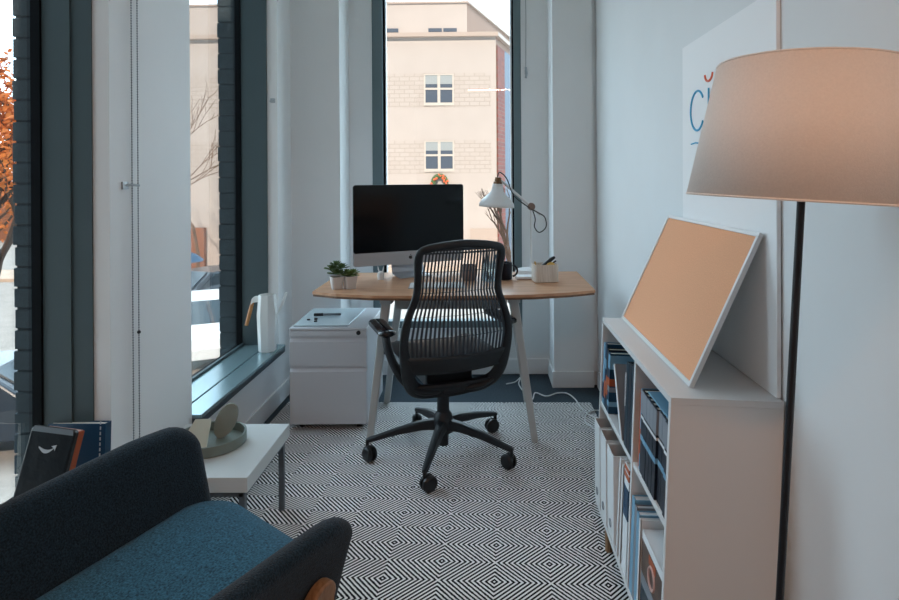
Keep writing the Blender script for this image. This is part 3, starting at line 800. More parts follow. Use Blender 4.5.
    for lab, mm, hh, deco in lays:
        r = thing('book' if 'book' in lab else 'paper_pad', lab, 'book' if 'book' in lab else 'paper pad', matrix=BC @ Matrix.Translation((.008, .021, z)), group='flat stack on the bottom shelf')
        e = .003; c = MB(); c.box(0, .215, 0, w, 0, e); c.box(0, .215, 0, w, hh-e, hh); c.box(-.001, e, 0, w, 0, hh); c.build('cover', mm, r)
        MB().box(e, .21, .003, w-.003, e, hh-e).build('pages', 'cream_paper', r)
        if deco == 'ring':
            m = MB(); m.tube([(-.0015, w*.5+.026*math.cos(t), hh*.45+.026*math.sin(t)) for t in [2*PI*i/18 for i in range(18)]], .004, 6, closed=True); m.build('ring_mark', 'rose_paper', r)
            m = MB(); m.box(-.002, -.0005, w*.35, w*.65, hh*.72, hh*.97); m.build('spine_band', 'book_orange', r)
        z += hh+.0008
fill_books()

# ------------------------------------------------------------------ poster board + cork board
def poster():
    y0, y1, z0, hh, th = 1.405, 2.065, .7595, .962, .0105
    lean = .004
    T = Matrix.Translation((.6850, y0, z0)) @ Matrix.Rotation(lean, 4, 'Y')
    r = thing('poster_board', 'large white poster board with blue lettering standing on the bookcase against the wall', 'poster', matrix=T)
    MB().box(0, th, 0, y1-y0, 0, hh).build('board', 'poster_white', r, bevel=.001)
    # marks are placed on the board face: local y runs away from the viewer, z up
    def Y(px, Xp=.686): return Xp*600/(px-483)-y0
    def Zl(py, yl): return H-(py-178)/600*(yl+y0)-z0
    x = -.0012
    def stroke(name, pts, rad, m):
        MB().tube(pts, rad, 8, sq=(1, 1)).build(name, m, r, smooth=True)
    # letter C : far is left
    ya, yb = Y(691), Y(704.5); yc = (ya+yb)/2; zc = Zl(112, yc); hw = (ya-yb)/2; hz = .063
    stroke('lettering', [(x, yc+hw*math.cos(t), zc+hz*math.sin(t)) for t in [.75+(2*PI-1.5)*i/28 for i in range(29)] for t in [PI-(t-PI)] ] if False else
           [(x, yc-hw*math.cos(t), zc+hz*math.sin(t)) for t in [.62+(2*PI-1.24)*i/28 for i in range(29)]], .0035, 'ink_blue')
    yi = Y(709); stroke('lettering', [(x, yi, zc-.066), (x, yi, zc+.058)], .0035, 'ink_blue')
    stroke('smile_mark', [(x, yi-.031*math.cos(t), Zl(76, yi)+.004+.023*math.sin(t)) for t in [PI+.05+(PI-.1)*i/14 for i in range(15)]], .0036, 'ink_orange')
    yd = Y(696); stroke('underline', [(x, Y(691.5), Zl(145.5, Y(691.5))), (x, yd, Zl(144, yd)), (x, Y(701), Zl(145, Y(701)))], .0026, 'ink_blue')
poster()

def corkboard():
    ya, yb = 1.460, 2.18
    p0 = Vector((.498, ya, .7688)); ptop = Vector((.6725, ya, 1.143))
    v = (ptop-p0); W = v.length; v.normalize(); u = Vector((0, 1, 0)); n = v.cross(u)
    T = Matrix.Translation(p0) @ Matrix(((v.x, u.x, n.x, 0), (v.y, u.y, n.y, 0), (v.z, u.z, n.z, 0), (0, 0, 0, 1)))
    r = thing('cork_board', 'cork notice board in a thin white frame leaning on the bookcase top', 'notice board', matrix=T)
    L_ = yb-ya; f = .011; d = .012
    m = MB(); m.box(0, f, 0, L_, -d, 0); m.box(W-f, W, 0, L_, -d, 0); m.box(f, W-f, 0, f, -d, 0); m.box(f, W-f, L_-f, L_, -d, 0); m.build('frame', 'white_lacquer', r, bevel=.001)
    MB().box(f, W-f, f, L_-f, -d+.004, -.004).build('cork', 'cork', r)
    MB().box(f, W-f, f, L_-f, -d, -d+.004).build('backing', 'white_matte', r)
corkboard()

# ------------------------------------------------------------------ floor lamp
def floor_lamp():
    T = Matrix.Translation((.429, .95, 0)) @ Matrix.Rotation(.060, 4, 'Y')
    r = thing('floor_lamp', 'floor lamp with a wide beige fabric shade on a dark pole beside the bookcase', 'lamp', matrix=T)
    MB().lathe([(.125, .008), (.125, .016), (.11, .024), (.012, .03)], 40).build('base', 'pole_dark', r, smooth=True)
    MB().tube([(0, 0, .025), (0, 0, 1.40)], .0062, 14).build('pole', 'pole_dark', r, smooth=True)
    zb, zt_ = 1.245, 1.455
    s = MB(); s.lathe([(.172, zb), (.135, zt_)], 64, cap=False); sh = s.build('lamp_shade', 'shade_linen', r, smooth=True, solid=.0016, recalc=False)
    for z, rr in ((zb, .172), (zt_, .135)):
        m = MB(); m.tube([(rr*math.cos(t), rr*math.sin(t), z) for t in [2*PI*k/64 for k in range(64)]], .0019, 6, closed=True); m.build('rim', 'shade_linen', sh, smooth=True)
    m = MB()
    for k in range(3):
        t = 2*PI*k/3+.4; m.tube([(0, 0, 1.395), (.136*math.cos(t), .136*math.sin(t), 1.42)], .0018, 6)
    m.build('shade_spider', 'pole_dark', r)
    MB().lathe([(.018, 1.33), (.018, 1.39), (.01, 1.395)], 16).build('socket', 'pole_dark', r, smooth=True)
floor_lamp()

# ------------------------------------------------------------------ side table + tray
def side_table():
    x0, x1, y0, y1 = -1.160, -.757, 1.912, 2.332
    r = thing('side_table', 'low square white side table with thin grey legs beside the armchair', 'table', (x0, y0, 0))
    w, d = x1-x0, y1-y0
    MB().box(0, w, 0, d, .281, .33).build('table_top', 'table_white', r, bevel=.002)
    m = MB(); m.box(.02, w-.02, .012, .032, .262, .281); m.box(.02, w-.02, d-.032, d-.012, .262, .281); m.box(.012, .032, .012, d-.012, .262, .281); m.box(w-.032, w-.012, .012, d-.012, .262, .281); m.build('apron', 'leg_grey', r)
    for x in (.014, w-.034):
        for y in (.014, d-.034): MB().box(x, x+.02, y, y+.02, .009 if x > .1 else .0, .262).build('leg', 'leg_grey', r, bevel=.002)
side_table()
def tray():
    c = Vector((-.985, 2.155, .3305)); R = .122
    r = thing('tray', 'round sage green tray with a raised rim on the white side table', 'tray', c)
    MB().lathe([(R-.004, 0), (R, .003), (R, .037), (R-.004, .038), (R-.007, .037), (R-.007, .006), (.002, .006)], 48).build('dish', 'sage', r, smooth=True)
    # two paddle ornaments stand in the tray
    T = Matrix.Translation(c+Vector((.012, .038, .007))) @ Matrix.Rotation(.25, 4, 'Z') @ Matrix.Rotation(.42, 4, 'Y')
    o = MB(); pts = [(.036*math.cos(t), .066+.066*math.sin(t)) for t in [2*PI*k/32 for k in range(32)]]
    o.prism(pts, -.005, .005, Matrix.Rotation(PI/2, 4, 'X')); q = o.build('ornament', 'sage_mid', smooth=True, bevel=.002); q.matrix_world = T
    tag(q, 'upright oval sage green paddle leaning in the round tray', 'ornament')
    o = MB(); T = Matrix.Translation(c+Vector((-.028, -.03, .0085)))
    o.prism([(-.05, -.062), (.052, -.066), (.028, .052), (-.03, .05)], -.004, .004, Matrix.Translation((0, 0, .0465)) @ Matrix.Rotation(.62, 4, 'X')); q = o.build('ornament', 'sage_light', bevel=.003); q.matrix_world = T
    tag(q, 'pale square sage green card lying propped in the round tray', 'ornament')
tray()

# ------------------------------------------------------------------ watering can
def watering_can():
    r = thing('watering_can', 'white faceted watering can with a bamboo handle on the far window sill', 'watering can', (-1.188, 3.29, .3405), .0)
    n = 8
    def ring(rad, z): return [(rad*math.cos(2*PI*(k+.5)/n), rad*math.sin(2*PI*(k+.5)/n), z) for k in range(n)]
    m = MB(); m.loft([ring(.045, 0), ring(.047, .004), ring(.054, .20), ring(.045, .308), ring(.042, .308), ring(.051, .20), ring(.043, .008)], cap=True); m.build('body', 'plastic_milk', r, smooth=True, ang=20)
    m = MB(); m.loft([[(.030+a, b, .15+c) for a, b, c in ((0, -.014, 0), (.016, -.010, .03), (.016, .010, .03), (0, .014, 0))], [(.074+a, b, .245+c) for a, b, c in ((0, -.008, 0), (.014, -.008, .0), (.014, .008, .0), (0, .008, 0))], [(.100+a, b, .318+c) for a, b, c in ((0, -.007, 0), (.014, -.006, -.0), (.014, .006, 0), (0, .007, 0))]]); m.build('spout', 'plastic_milk', r, bevel=.002)
    m = MB(); m.loft([[(-.03, -.014, .27), (-.03, .014, .27), (-.03, .014, .30), (-.03, -.014, .30)], [(-.075, -.012, .265), (-.075, .012, .265), (-.068, .012, .298), (-.068, -.012, .298)], [(-.088, -.011, .245), (-.088, .011, .245), (-.082, .011, .285), (-.082, -.011, .285)]]); m.build('handle_bracket', 'plastic_milk', r, bevel=.003)
    m = MB(); m.tube([(-.078, 0, .272), (-.094, 0, .215), (-.114, 0, .140)], [.011, .013, .011], 10, sq=(1, .8)); m.build('handle', 'bamboo_handle', r, smooth=True)
watering_can()

# ------------------------------------------------------------------ books on the near sill
def sill_books():
    zs = .341
    # big blue hardcover leaning on the reveal
    T = Matrix.Translation((-1.345, 1.838, zs)) @ Matrix.Rotation(-.06, 4, 'X') @ Matrix.Rotation(-.02, 4, 'Z')
    r = thing('book', 'large dark blue hardcover book leaning behind the black parcel on the near sill', 'book', matrix=T)
    m = MB(); w, th, hh = .178, .03, .190
    m.box(0, w, 0, .003, 0, hh); m.box(0, w, th-.003, th, 0, hh); m.box(w-.003, w+.001, 0, th, 0, hh); m.build('cover', 'book_blue', r, bevel=.001)
    MB().box(.004, w-.003, .003, th-.003, .004, hh-.004).build('pages', 'cream_paper', r)
    m = MB()
    for k in range(9): m.box(w-.016, w-.012, -.0006, .0, .06+k*.016, .07+k*.016)
    m.build('spine_lettering', 'silver_print', r)
    T = Matrix.Translation((-1.335, 1.728, zs)) @ Matrix.Rotation(-.24, 4, 'X') @ Matrix.Rotation(.12, 4, 'Y')
    r = thing('book', 'thick orange brown book sandwiched behind the black plastic parcel on the near sill', 'book', matrix=T)
    m = MB(); m.box(0, .110, 0, .028, 0, .215); m.build('cover', 'book_orange', r, bevel=.002)
    m = MB(); m.box(.004, .106, .003, .025, .20, .2165); m.build('pages', 'rose_paper', r)
    T = Matrix.Translation((-1.352, 1.70, zs)) @ Matrix.Rotation(-.24, 4, 'X') @ Matrix.Rotation(.12, 4, 'Y')
    r = thing('parcel', 'black plastic wrapped parcel with a silver curved arrow mark on the near sill', 'parcel', matrix=T)
    m = MB(); m.prism(rrect(0, .132, 0, .232, .012), -.022, 0, Matrix.Rotation(PI/2, 4, 'X')); m.build('wrapper', 'poly_black', r, bevel=.006, seg=3)
    m = MB(); m.prism([(.004, .218), (.128, .218), (.125, .2325), (.01, .2335)], .0, .0008, Matrix.Rotation(PI/2, 4, 'X')); m.build('sealed_edge', 'chain', r)
    # curved smile arrow
    Tm = Matrix.Rotation(PI/2, 4, 'X'); up, lo = [], []
    for i in range(17):
        q = i/16; x = .038+.044*q; z = .178-.016*math.sin(PI*q*.8)+.010*q; th = .0016+.0034*math.sin(PI*min(1, q*1.05))
        up.append((x, z+th)); lo.append((x, z-th))
    m = MB(); m.prism(up+lo[::-1], .0, .0012, Tm)
    m.prism([(.074, .1835), (.089, .1885), (.086, .172), (.083, .179)], .0, .0013, Tm); m.build('arrow_mark', 'silver_print', r)
sill_books()

# ------------------------------------------------------------------ armchair
def armchair():
    a = math.radians(-31.2)
    r = thing('armchair', 'dark blue grey upholstered armchair with wooden legs in the foreground', 'armchair', (-.668, 1.09, 0), a)
    def shell_part(path, tops, name, r_end, th=.030, flare=.115, zb=.235, ends=(True, True)):
        # path of centre points (x,y) at base, outward normals from left-hand side
        P = [Vector((x, y, 0)) for x, y in path]; n = len(P)
        S = [0]
        for i in range(1, n): S.append(S[-1]+(P[i]-P[i-1]).length)
        rings = []
        for i in range(n):
            d = (P[min(i+1, n-1)]-P[max(i-1, 0)]).normalized(); nr = Vector((-d.y, d.x, 0))
            zt = tops[i]; e = 1e9
            if ends[0]: e = min(e, S[i])
            if ends[1]: e = min(e, S[-1]-S[i])
            tt = th; zbb = zb
            if e < r_end:
                q = 1-e/r_end; zt = zt-r_end*.9*(1-math.sqrt(max(0, 1-q*q)))
            if e < .03: tt = th*math.sqrt(max(.02, 1-(1-e/.03)**2))
            ring = []
            N = 24
            hgt = zt-zbb
            prof = []
            for k in range(9): prof.append((-1, k/8*(1-tt*.9/hgt)))
            for k in range(1, 8): t = PI*k/8; prof.append((-math.cos(t), 1-tt*.9/hgt+tt*.9/hgt*math.sin(t)))
            for k in range(9): prof.append((1, (1-k/8)*(1-tt*.9/hgt)))
            for s_, h in prof:
                z = zbb+h*hgt
                fl = flare*((z-zb)/.42)**1.3
                wid = tt*(.8+.2*min(1, h*1.5))
                ring.append(P[i]+nr*(fl+s_*wid)+Vector((0, 0, z)))
            rings.append(ring)
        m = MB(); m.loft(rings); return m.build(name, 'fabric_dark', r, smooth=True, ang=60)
    def lin_pts(a, b, n): return [(a[0]+(b[0]-a[0])*i/n, a[1]+(b[1]-a[1])*i/n) for i in range(n+1)]
    # left side panel: front to back then round into the back, then the right arm
    fine = [0, .004, .01, .018, .03, .045, .06, .08]
    x0 = .195
    left = [(-x0, .352-f) for f in fine] + [(-x0, .352-.08-.04*k) for k in range(1, 12)]
    cor = [(-x0+.10*(1-math.cos(t)), -.215-.10*math.sin(t)) for t in [PI/2*k/8 for k in range(1, 9)]]
    back = lin_pts((-x0+.12, -.315), (x0-.12, -.315), 8)
    cor2 = [(x0-.10*(1-math.cos(t)), -.215-.10*math.sin(t)) for t in [PI/2*k/8 for k in range(8, 0, -1)]]
    right = [(x0, -.175+.04*k) for k in range(0, 10)] + [(x0, .290-f) for f in reversed(fine)]
    path = left+cor+back+cor2+right
    n = len(path)
    # traverse so that the left-hand normal is outward: reverse direction
    path = path[::-1]
    tops = []
    nr_ = len(right)
    for i in range(n):
        q = max(0, min(1, (i-nr_+6)/(n-len(left)-nr_+6)))
        q = q*q*(3-2*q)
        tops.append(.640+(.662-.640)*q-(.05+.05*q)*max(0, .20-path[i][1]))
    shell_part(path[::-1], tops[::-1], 'back_and_arms', .075, flare=-.045) if False else shell_part(path, tops, 'back_and_arms', .075)
    # seat cushion
    m = MB(); rings = []
    for ins, z in ((.06, .25), (.05, .29), (.012, .45), (.006, .475), (.02, .495), (.06, .508), (.15, .512)):
        rings.append([(x, y-.13*x*max(0, min(1, y/.2)), z-.014*max(0, (y-.22)/.13)-(.045*max(0, (.25-y)/.4) if z > .4 else 0)) for x, y in rrect(-.252+ins, .252-ins, -.30+ins, .362-ins, max(.02, .10-ins*.3), 8)])
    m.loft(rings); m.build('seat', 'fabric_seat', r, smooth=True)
    m = MB(); m.prism(rrect(-.19, .19, -.27, .29, .05), .215, .25); m.build('frame', 'fabric_dark', r, bevel=.005)
    for sx in (-1, 1):
        for sy, yy in ((1, .188), (-1, -.17)):
            m = MB()
            T = Matrix(((0, 0, sx, 0), (1, 0, 0, 0), (0, 1, 0, 0), (0, 0, 0, 1)))
            prof = [(-.022, .0), (.022, .0), (.029, .40), (.030, .47)] + [(.031*math.cos(t), .515+.04*math.sin(t)) for t in [PI*k/10 for k in range(11)]] + [(-.030, .47), (-.029, .40)]
            rings = []
            for xo in (.232, .258):
                rings.append([Vector((sx*(xo+.115*max(0, (max(z,.235)-.235)/.42)**1.3), yy+y, max(z, .009))) for y, z in prof])
            m.loft(rings); lg = m.build('leg', 'oak', r, bevel=.005, smooth=True)
            s = MB(); xo = sx*(.258+.115*(.28/.42)**1.3)
            s.cyl((xo-.004*sx, yy, .515), (xo+.005*sx, yy, .515), .008, .006, 14); s.build('screw', 'brass', lg, smooth=True)
armchair()

# ------------------------------------------------------------------ blind chains and cleats
def chains():
    r = thing('blind_chain', 'beaded roller blind chain hanging down the pier between the windows', 'blind chain', (XL, 2.0, 0))
    for dy in (-.020, .014):
        m = MB(); z = .42
        while z < 2.7:
            m.ball((.012, dy, z), .0029, 6, 4); z += .0085
        m.tube([(.012, dy, .42), (.012, dy, 2.7)], .0011, 5); m.build('strand', 'chain', r, smooth=True)
    m = MB(); m.tube([(.012, -.020+.034*(1-math.cos(t))/2, .42-.02*math.sin(t)) for t in [PI*i/10 for i in range(11)]], .0022, 6); m.build('loop_end', 'chain', r)
    m = MB(); m.box(0, .006, -.06, -.03, 1.25, 1.275); m.tube([(.004, -.045, 1.262), (.016, -.03, 1.265), (.018, -.005, 1.263), (.012, .018, 1.262)], .004, 8); m.build('chain_clip', 'clear_plastic', r, smooth=True)
    m = MB(); m.ball((.012, .014, .77), .006); m.build('connector', 'black_plastic', r)
    r = thing('window_cord', 'thin blind cord with a clear clip hanging in the right window recess', 'blind cord', (.283, 3.92, 0))
    m = MB(); m.tube([(0, -.010, 1.99), (.003, -.010, 2.3), (0, -.010, 2.7)], .0018, 6); m.build('cord', 'chain', r)
    m = MB(); m.tube([(0, -.006, 1.93), (.004, -.018, 1.96), (0, -.012, 2.0)], .007, 8); m.box(-.006, .006, -.008, 0, 1.955, 1.985); m.build('clip', 'clear_plastic', r, smooth=True)
    m = MB(); m.box(-.012, .012, -.008, 0, -.012, .012); m.tube([(-.012, -.012, -.006), (0, -.02, 0), (.012, -.012, .006)], .004, 8)
    o = m.build('cord_cleat', 'clear_plastic', smooth=True); o.location = (-1.195, 3.42, 1.728); tag(o, 'small clear cord cleat on the reveal of the far left window', 'cleat')
chains()

# ------------------------------------------------------------------ floor cable
def cable():
    def P(x, y, z=.012): Z = (H-z)*600/(y-178); return ((x-483)/600*Z, Z, z)
    pts = [P(505, 384), P(514, 382), P(520, 377), (.21, 3.62, .03), (.27, 3.45, .006), P(534, 393), P(545, 396.5), P(556, 393.5), P(566, 394), P(574, 400), P(580, 409), P(588, 416), P(600, 421)]
    m = MB(); m.tube(catmull(pts, 8), .0036, 7)
    tag(m.build('power_cable', 'cable_white', smooth=True), 'white power cable snaking across the floor from under the desk', 'cable')
    pts = [P(598, 411), P(591, 411.5), P(585, 415), P(583.5, 422), P(588, 426), P(600, 434)]
    m = MB(); m.tube(catmull(pts, 8), .0036, 7)
    tag(m.build('power_cable', 'cable_white', smooth=True), 'white cable loop on the floor just behind the bookcase files', 'cable')
cable()

# ------------------------------------------------------------------ outdoors
GZ = -3.3
def outdoors():
    struct(MB().box(-70, 40, 4.6, 90, GZ-.3, GZ).build('ground', 'asphalt'))
    struct(MB().box(-70, -1.9, -20, 4.6, GZ-.3, GZ).build('ground', 'asphalt'))
    o = MB().box(-30, 12, 27.2, 30, GZ, GZ+.14).build('sidewalk', 'pavement'); struct(o)
    X = lambda px, Z=30.: (px-483)/600*Z
    Zz = lambda py, Z=30.: H-(py-178)/600*Z
    r = thing('building', 'beige stone building with paired windows seen through the back window', 'building', (X(440), 30, GZ))
    ox, oy, oz = X(440), 30, GZ
    fl, fr = (-19., 30.3), (X(496.5), 29.9)
    br_ = (fr[0]+.285*16, fr[1]+16.)
    top = Zz(36.5)
    def poly(pts): return [(x-ox, y-oy) for x, y in pts]
    m = MB()
    m.prism(poly([fl, fr, br_, (-19, 46)]), 0, top-oz)
    bd = m.build('facade', ['facade_plain', 'facade_side_dimmed'], r)
    # textured brick bands around the window rows
    for pa, pb in ((73, 107), (140, 173)):
        z0, z1 = Zz(pb)-oz, Zz(pa)-oz
        m = MB(); m.prism(poly([(-18.9, 30.28), (fr[0]-.25, 29.9), (fr[0]-.25, 29.95), (-18.9, 30.35)]), z0, z1); m.build('brick_band', 'facade', r)
    # cornice
    m = MB(); m.prism(poly([(-19.2, 30.0), (fr[0]+.12, 29.65), (br_[0]+.2, br_[1]), (-19.2, 46)]), top-oz-.04, top-oz+.16); m.build('cornice', 'facade_trim', r)
    # set back upper storey
    u = MB(); ur = X(468, 33.5); u.prism(poly([(-21, 33.9), (ur, 33.4), (ur+.3*18, 50), (-21, 50)]), top-oz, Zz(3.5, 33.5)-oz); ub = u.build('upper_storey', ['facade_plain', 'facade_side_dimmed'], r)
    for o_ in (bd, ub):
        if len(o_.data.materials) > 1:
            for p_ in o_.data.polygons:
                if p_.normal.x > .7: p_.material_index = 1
    u = MB(); u.prism(poly([(-21.2, 33.8), (ur+.1, 33.3), (ur+.3*18+.1, 50), (-21.2, 50)]), Zz(3.5, 33.5)-oz, Zz(1.5, 33.5)-oz); u.build('upper_cornice', 'facade_trim', r)
    # red brick return on the side street
    s = MB(); e = .06
    dirv = Vector((br_[0]-fr[0], br_[1]-fr[1], 0)).normalized(); nv = Vector((dirv.y, -dirv.x, 0))
    for a, b, mi in ((.12, 1.6, 0), (1.6, 3.2, 1), (3.2, 4.2, 0), (4.2, 6., 1), (6., 7.2, 0), (7.2, 9.4, 1), (9.4, 10.6, 0), (10.6, 13, 1), (13, 16, 0)):
        p0 = Vector((fr[0], fr[1], 0))+dirv*a; p1 = Vector((fr[0], fr[1], 0))+dirv*b
        s.mi = mi
        s.prism(poly([(p0.x, p0.y), (p0.x+nv.x*e, p0.y+nv.y*e), (p1.x+nv.x*e, p1.y+nv.y*e), (p1.x, p1.y)]), .0, Zz(45)-oz)
    s.mi = 2
    p0 = Vector((fr[0], fr[1], 0))+dirv*.3; p1 = Vector((fr[0], fr[1], 0))+dirv*15
    for py in (): s.prism(poly([(p0.x, p0.y), (p0.x+nv.x*.1, p0.y+nv.y*.1), (p1.x+nv.x*.1, p1.y+nv.y*.1), (p1.x, p1.y)]), Zz(py+.8)-oz, Zz(py-.8)-oz)
    s.build('side_bays', ['red_brick', 'outdoor_glass', 'facade_trim'], r)
    def win(cx, z0, z1, w, yy, par=r):
        fx = cx-ox; fy = yy-oy
        f = MB()
        f.box(fx-w/2, fx+w/2, fy-.03, fy+.1, z0-oz-.1, z0-oz+.05); f.box(fx-w/2, fx+w/2, fy-.03, fy+.1, z1-oz-.06, z1-oz)
        for q in (-w/2, -.07, w/2-.08): f.box(fx+q, fx+q+(.14 if q == -.07 else .08), fy-.02, fy+.1, z0-oz, z1-oz)
        zm = z0+(z1-z0)*.5; f.box(fx-w/2+.01, fx+w/2-.01, fy-.027, fy+.09, zm-oz-.05, zm-oz+.05)
        wf = f.build('window', 'blind_white', par)
        g = MB(); g.box(fx-w/2, fx+w/2, fy+.0, fy+.08, z0-oz, z1-oz); g.build('pane', 'outdoor_glass', wf)
        b = MB(); b.box(fx-w/2+.05, fx+w/2-.05, fy-.008, fy+.02, z1-oz-(z1-z0)*.34, z1-oz); b.build('blind', 'blind_grey', wf)
    win(X(439.5), Zz(103.5), Zz(74), 1.5, 29.93); win(X(439.5), Zz(169.5), Zz(140.5), 1.5, 29.93)
    win(X(439.5)-6.5, Zz(103.5), Zz(74), 1.5, 30.0); win(X(439.5)-6.5, Zz(169.5), Zz(140.5), 1.5, 30.0)
    for px, w in ((391, .9), (436, .75), (451, .75)):
        f = MB(); f.box(X(px, 33.4)-ox-w/2, X(px, 33.4)-ox+w/2, 3.38, 3.7, Zz(31.5, 33.4)-oz, Zz(28, 33.4)-oz); f.build('window', 'outdoor_glass', r)
    f = MB(); f.box(X(190)-ox, X(205)-ox, 3.5, 3.75, Zz(38, 33.4)-oz, Zz(31, 33.4)-oz); f.box(X(208)-ox, X(226)-ox, 3.5, 3.75, Zz(38, 33.4)-oz, Zz(31, 33.4)-oz); f.build('window', 'outdoor_glass', r)
    # shop front at the foot (seen through the left window)
    m = MB(); m.box(X(160)-ox, X(205)-ox, -.15, .1, 0, Zz(226)-oz); m.build('shop_front', 'shop_brown', r)
    m = MB(); m.box(X(470)-ox, X(497)-ox, -.2, .1, 0, Zz(228)-oz); m.build('ground_floor_panel', 'facade_trim', r)
    # wreath on the wall
    wr = thing('wreath', 'round green and orange wreath hanging on the beige building wall', 'wreath', (X(440), 29.78, Zz(182)))
    m = MB(); m.tube([(.32*math.cos(t), 0, .32*math.sin(t)) for t in [2*PI*i/20 for i in range(20)]], .12, 8, closed=True); m.build('greenery', 'leaf_green', wr, smooth=True)
    m = MB()
    for i in range(26):
        t = random.uniform(0, 2*PI); rr = random.uniform(.22, .42); m.ball((rr*math.cos(t), -.11, rr*math.sin(t)), random.uniform(.04, .08), 6, 4)
    m.build('berries', 'ink_orange', wr, smooth=True)
    # far low building beyond the street
    r2 = thing('building', 'low reddish brick building far down the street left of the trees', 'building', (-39, 46, GZ))
    MB().box(-9, 9, 0, 8, 0, 4.2).build('facade', 'shop_brown', r2); MB().box(-9.2, 9.2, -.2, 8, 4.2, 4.5).build('roof', 'facade_trim', r2)

    # trees
    def tree(x, y, hgt, seed, label, leaves, spread=1., twigs='twig', lvl=4, trunk=.16):
        rnd = random.Random(seed)
        r = thing('tree', label, 'tree', (x, y, GZ))
        m = MB(); tips = []
        def br(p, d, L, rad, k):
            q = p+d*L; mid = p.lerp(q, .5)+Vector((rnd.uniform(-1, 1), rnd.uniform(-1, 1), rnd.uniform(-.3, .5)))*L*.06
            m.tube([p, mid, q], [rad, rad*.85, rad*.68], 6 if k > 2 else 4)
            if k <= 2: tips.append((p.lerp(q, .5), L)); tips.append((q, L))
            if k == 0: return
            for i in range(rnd.choice((2, 3, 3))):
                dd = (d+Vector((rnd.uniform(-1, 1), rnd.uniform(-1, 1), rnd.uniform(-.25, .7)))*.72*spread).normalized()
                br(q if i < 2 else p.lerp(q, .7), dd, L*rnd.uniform(.62, .85), rad*.62, k-1)
        br(Vector((0, 0, 0)), Vector((0, 0, 1)), hgt*.3, trunk, lvl)
        m.build('trunk', 'bark' if leaves else twigs, r, smooth=True)
        if leaves:
            f = MB()
            for c, L in tips:
                for i in range(leaves):
                    p = c+Vector((rnd.gauss(0, 1), rnd.gauss(0, 1), rnd.gauss(0, 1)))*L*.38
                    a = Vector((rnd.uniform(-1, 1), rnd.uniform(-1, 1), rnd.uniform(-1, 1))).normalized(); b = a.cross(Vector((rnd.uniform(-1, 1), rnd.uniform(-1, 1), rnd.uniform(-1, 1)))).normalized()
                    s = rnd.uniform(.04, .085)
                    f.quad(p-a*s, p-b*s*.6, p+a*s, p+b*s*.6)
            f.build('foliage', 'leaf_orange', r, recalc=False)
    tree(-10.2, 12.4, 7.2, 3, 'tree with orange autumn leaves outside the near left window', 14, 1.0, lvl=5)
    tree(-10.6, 19.0, 8.6, 11, 'bare branched street tree outside the far left window', 0, 1.0, lvl=5, trunk=.10)

    tree(-11.6, 24.0, 9.0, 23, 'slender bare tree nearer the beige building outside the far left window', 0, 1.0, lvl=5, trunk=.08)
    tree(1.12, 25.0, 4.4, 31, 'small dense bare tree in front of the red brick side street wall', 0, .45, lvl=5, trunk=.13, twigs='bark')
    # cars
    def car(x, y, rz, m, label, s=1.):
        r = thing('car', label, 'car', (x, y, GZ), rz, 'parked cars in the street')
        side = [(-2.1, .35), (2.1, .35), (2.15, .62), (2.02, .84), (1.05, .98), (.35, 1.44), (-1.15, 1.46), (-1.85, 1.02), (-2.12, .9)]
        b = MB(); T = Matrix.Rotation(PI/2, 4, 'X')
        rings = []
        for yy, k in ((-.86, .94), (-.80, 1), (.80, 1), (.86, .94)): rings.append([Vector((px*(1 if pz < 1 else k*.98), yy*(1 if pz < 1. else .84), .35+(pz-.35)*(k if pz < 1 else 1))) for px, pz in side])
        b.loft(rings); b.build('body', m, r, bevel=.04)
        g = MB()
        for sy in (-1, 1): g.prism([(.86, 1.0), (.3, 1.38), (-1.08, 1.40), (-1.6, 1.02)], -.02, .02, Matrix.Translation((0, sy*.77, 0)) @ Matrix.Rotation(PI/2, 4, 'X'))
        g.loft([[Vector((1.08, yy, .99)) for yy in (-.62,)]+[Vector((1.08, .62, .99)), Vector((.40, .56, 1.44)), Vector((.40, -.56, 1.44))], [Vector((1.05, -.62, .97)), Vector((1.05, .62, .97)), Vector((.37, .56, 1.42)), Vector((.37, -.56, 1.42))]])
        g.loft([[Vector((-1.90, -.6, 1.02)), Vector((-1.90, .6, 1.02)), Vector((-1.2, .55, 1.46)), Vector((-1.2, -.55, 1.46))], [Vector((-1.86, -.6, 1.0)), Vector((-1.86, .6, 1.0)), Vector((-1.16, .55, 1.44)), Vector((-1.16, -.55, 1.44))]])
        g.build('windows', 'car_glass', r)
        for wx in (-1.3, 1.35):
            for sy in (-1, 1):
                w = MB(); w.cyl((wx, sy*.66, .33), (wx, sy*.87, .33), .33, seg=20); wh = w.build('wheel', 'tyre', r, smooth=True)
                w = MB(); w.cyl((wx, sy*.86, .33), (wx, sy*.885, .33), .2, seg=14); w.build('hubcap', 'alu', wh, smooth=True)
        return r
    car(-7.35, 16.0, -1.15, 'car_white', 'white car parked outside the far left window')
    car(-9.4, 21.5, 1.2, 'car_dark', 'dark car parked beyond the white car outside the far left window')
    car(-8.6, 10.4, .2, 'car_dark', 'dark car parked outside the near left window')
    # awning / umbrella in front of the shop
    u = thing('patio_umbrella', 'small blue patio umbrella in the street outside the far left window', 'umbrella', (-9.45, 18.6, GZ))
    m = MB(); m.lathe([(.75, 2.05), (.5, 2.25), (.05, 2.42)], 8); m.build('canopy', 'awning_blue', u)
    m = MB(); m.cyl((0, 0, 0), (0, 0, 2.4), .03); m.build('pole', 'alu', u)
outdoors()

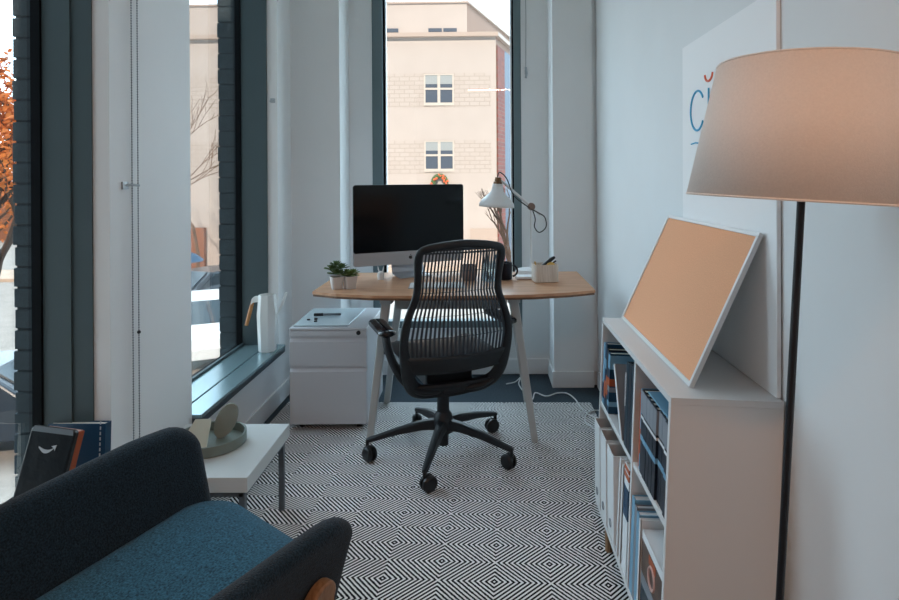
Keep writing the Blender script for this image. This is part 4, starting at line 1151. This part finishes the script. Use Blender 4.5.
# ------------------------------------------------------------------ light
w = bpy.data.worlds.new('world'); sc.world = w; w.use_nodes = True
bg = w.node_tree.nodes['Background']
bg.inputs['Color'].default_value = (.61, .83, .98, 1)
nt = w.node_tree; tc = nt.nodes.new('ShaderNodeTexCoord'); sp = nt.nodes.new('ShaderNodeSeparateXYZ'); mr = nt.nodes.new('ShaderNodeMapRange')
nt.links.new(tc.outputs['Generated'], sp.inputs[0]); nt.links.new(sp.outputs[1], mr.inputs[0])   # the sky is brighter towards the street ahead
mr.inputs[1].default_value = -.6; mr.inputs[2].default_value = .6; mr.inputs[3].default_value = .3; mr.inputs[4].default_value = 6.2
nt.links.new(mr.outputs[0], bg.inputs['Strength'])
def light(name, kind, loc, rot, energy, color, **k):
    d = bpy.data.lights.new(name, kind); d.energy = energy; d.color = color
    for a, b in k.items(): setattr(d, a, b)
    o = bpy.data.objects.new(name, d); COL.objects.link(o); o.location = loc; o.rotation_euler = rot; return o
sun = light('sun', 'SUN', (0, -5, 30), (0, 0, 0), 4.0, (1.0, .87, .73), angle=math.radians(1))
sun.rotation_euler = Vector((-.03, .85, -.55)).to_track_quat('-Z', 'Y').to_euler()
# window portals help the sampler find the daylight
def portal(loc, rot, sx, sy):
    o = light('window_portal', 'AREA', loc, rot, 1, (1, 1, 1), shape='RECTANGLE', size=sx, size_y=sy); o.data.cycles.is_portal = True
portal((-1.42, 1.65, 1.45), (0, -PI/2, 0), 2.3, .46)
portal((-1.42, 2.91, 1.45), (0, -PI/2, 0), 2.3, 1.02)
portal((-.225, 4.05, 1.45), (-PI/2, 0, 0), .9, 2.3)
# warm ceiling lamp in the room behind the viewer
light('ceiling_lamp', 'AREA', (.10, -.70, 2.55), (0, 0, 0), 16.5, (1.0, .58, .38), shape='RECTANGLE', size=.6, size_y=.08)

sc.view_settings.view_transform = 'Standard'; sc.view_settings.look = 'None'
sc.view_settings.exposure = 0.12; sc.view_settings.gamma = 1
sc.cycles.use_denoising = True
sc.cycles.max_bounces = 14; sc.cycles.diffuse_bounces = 10; sc.cycles.transparent_max_bounces = 12
sc.cycles.sample_clamp_indirect = 6
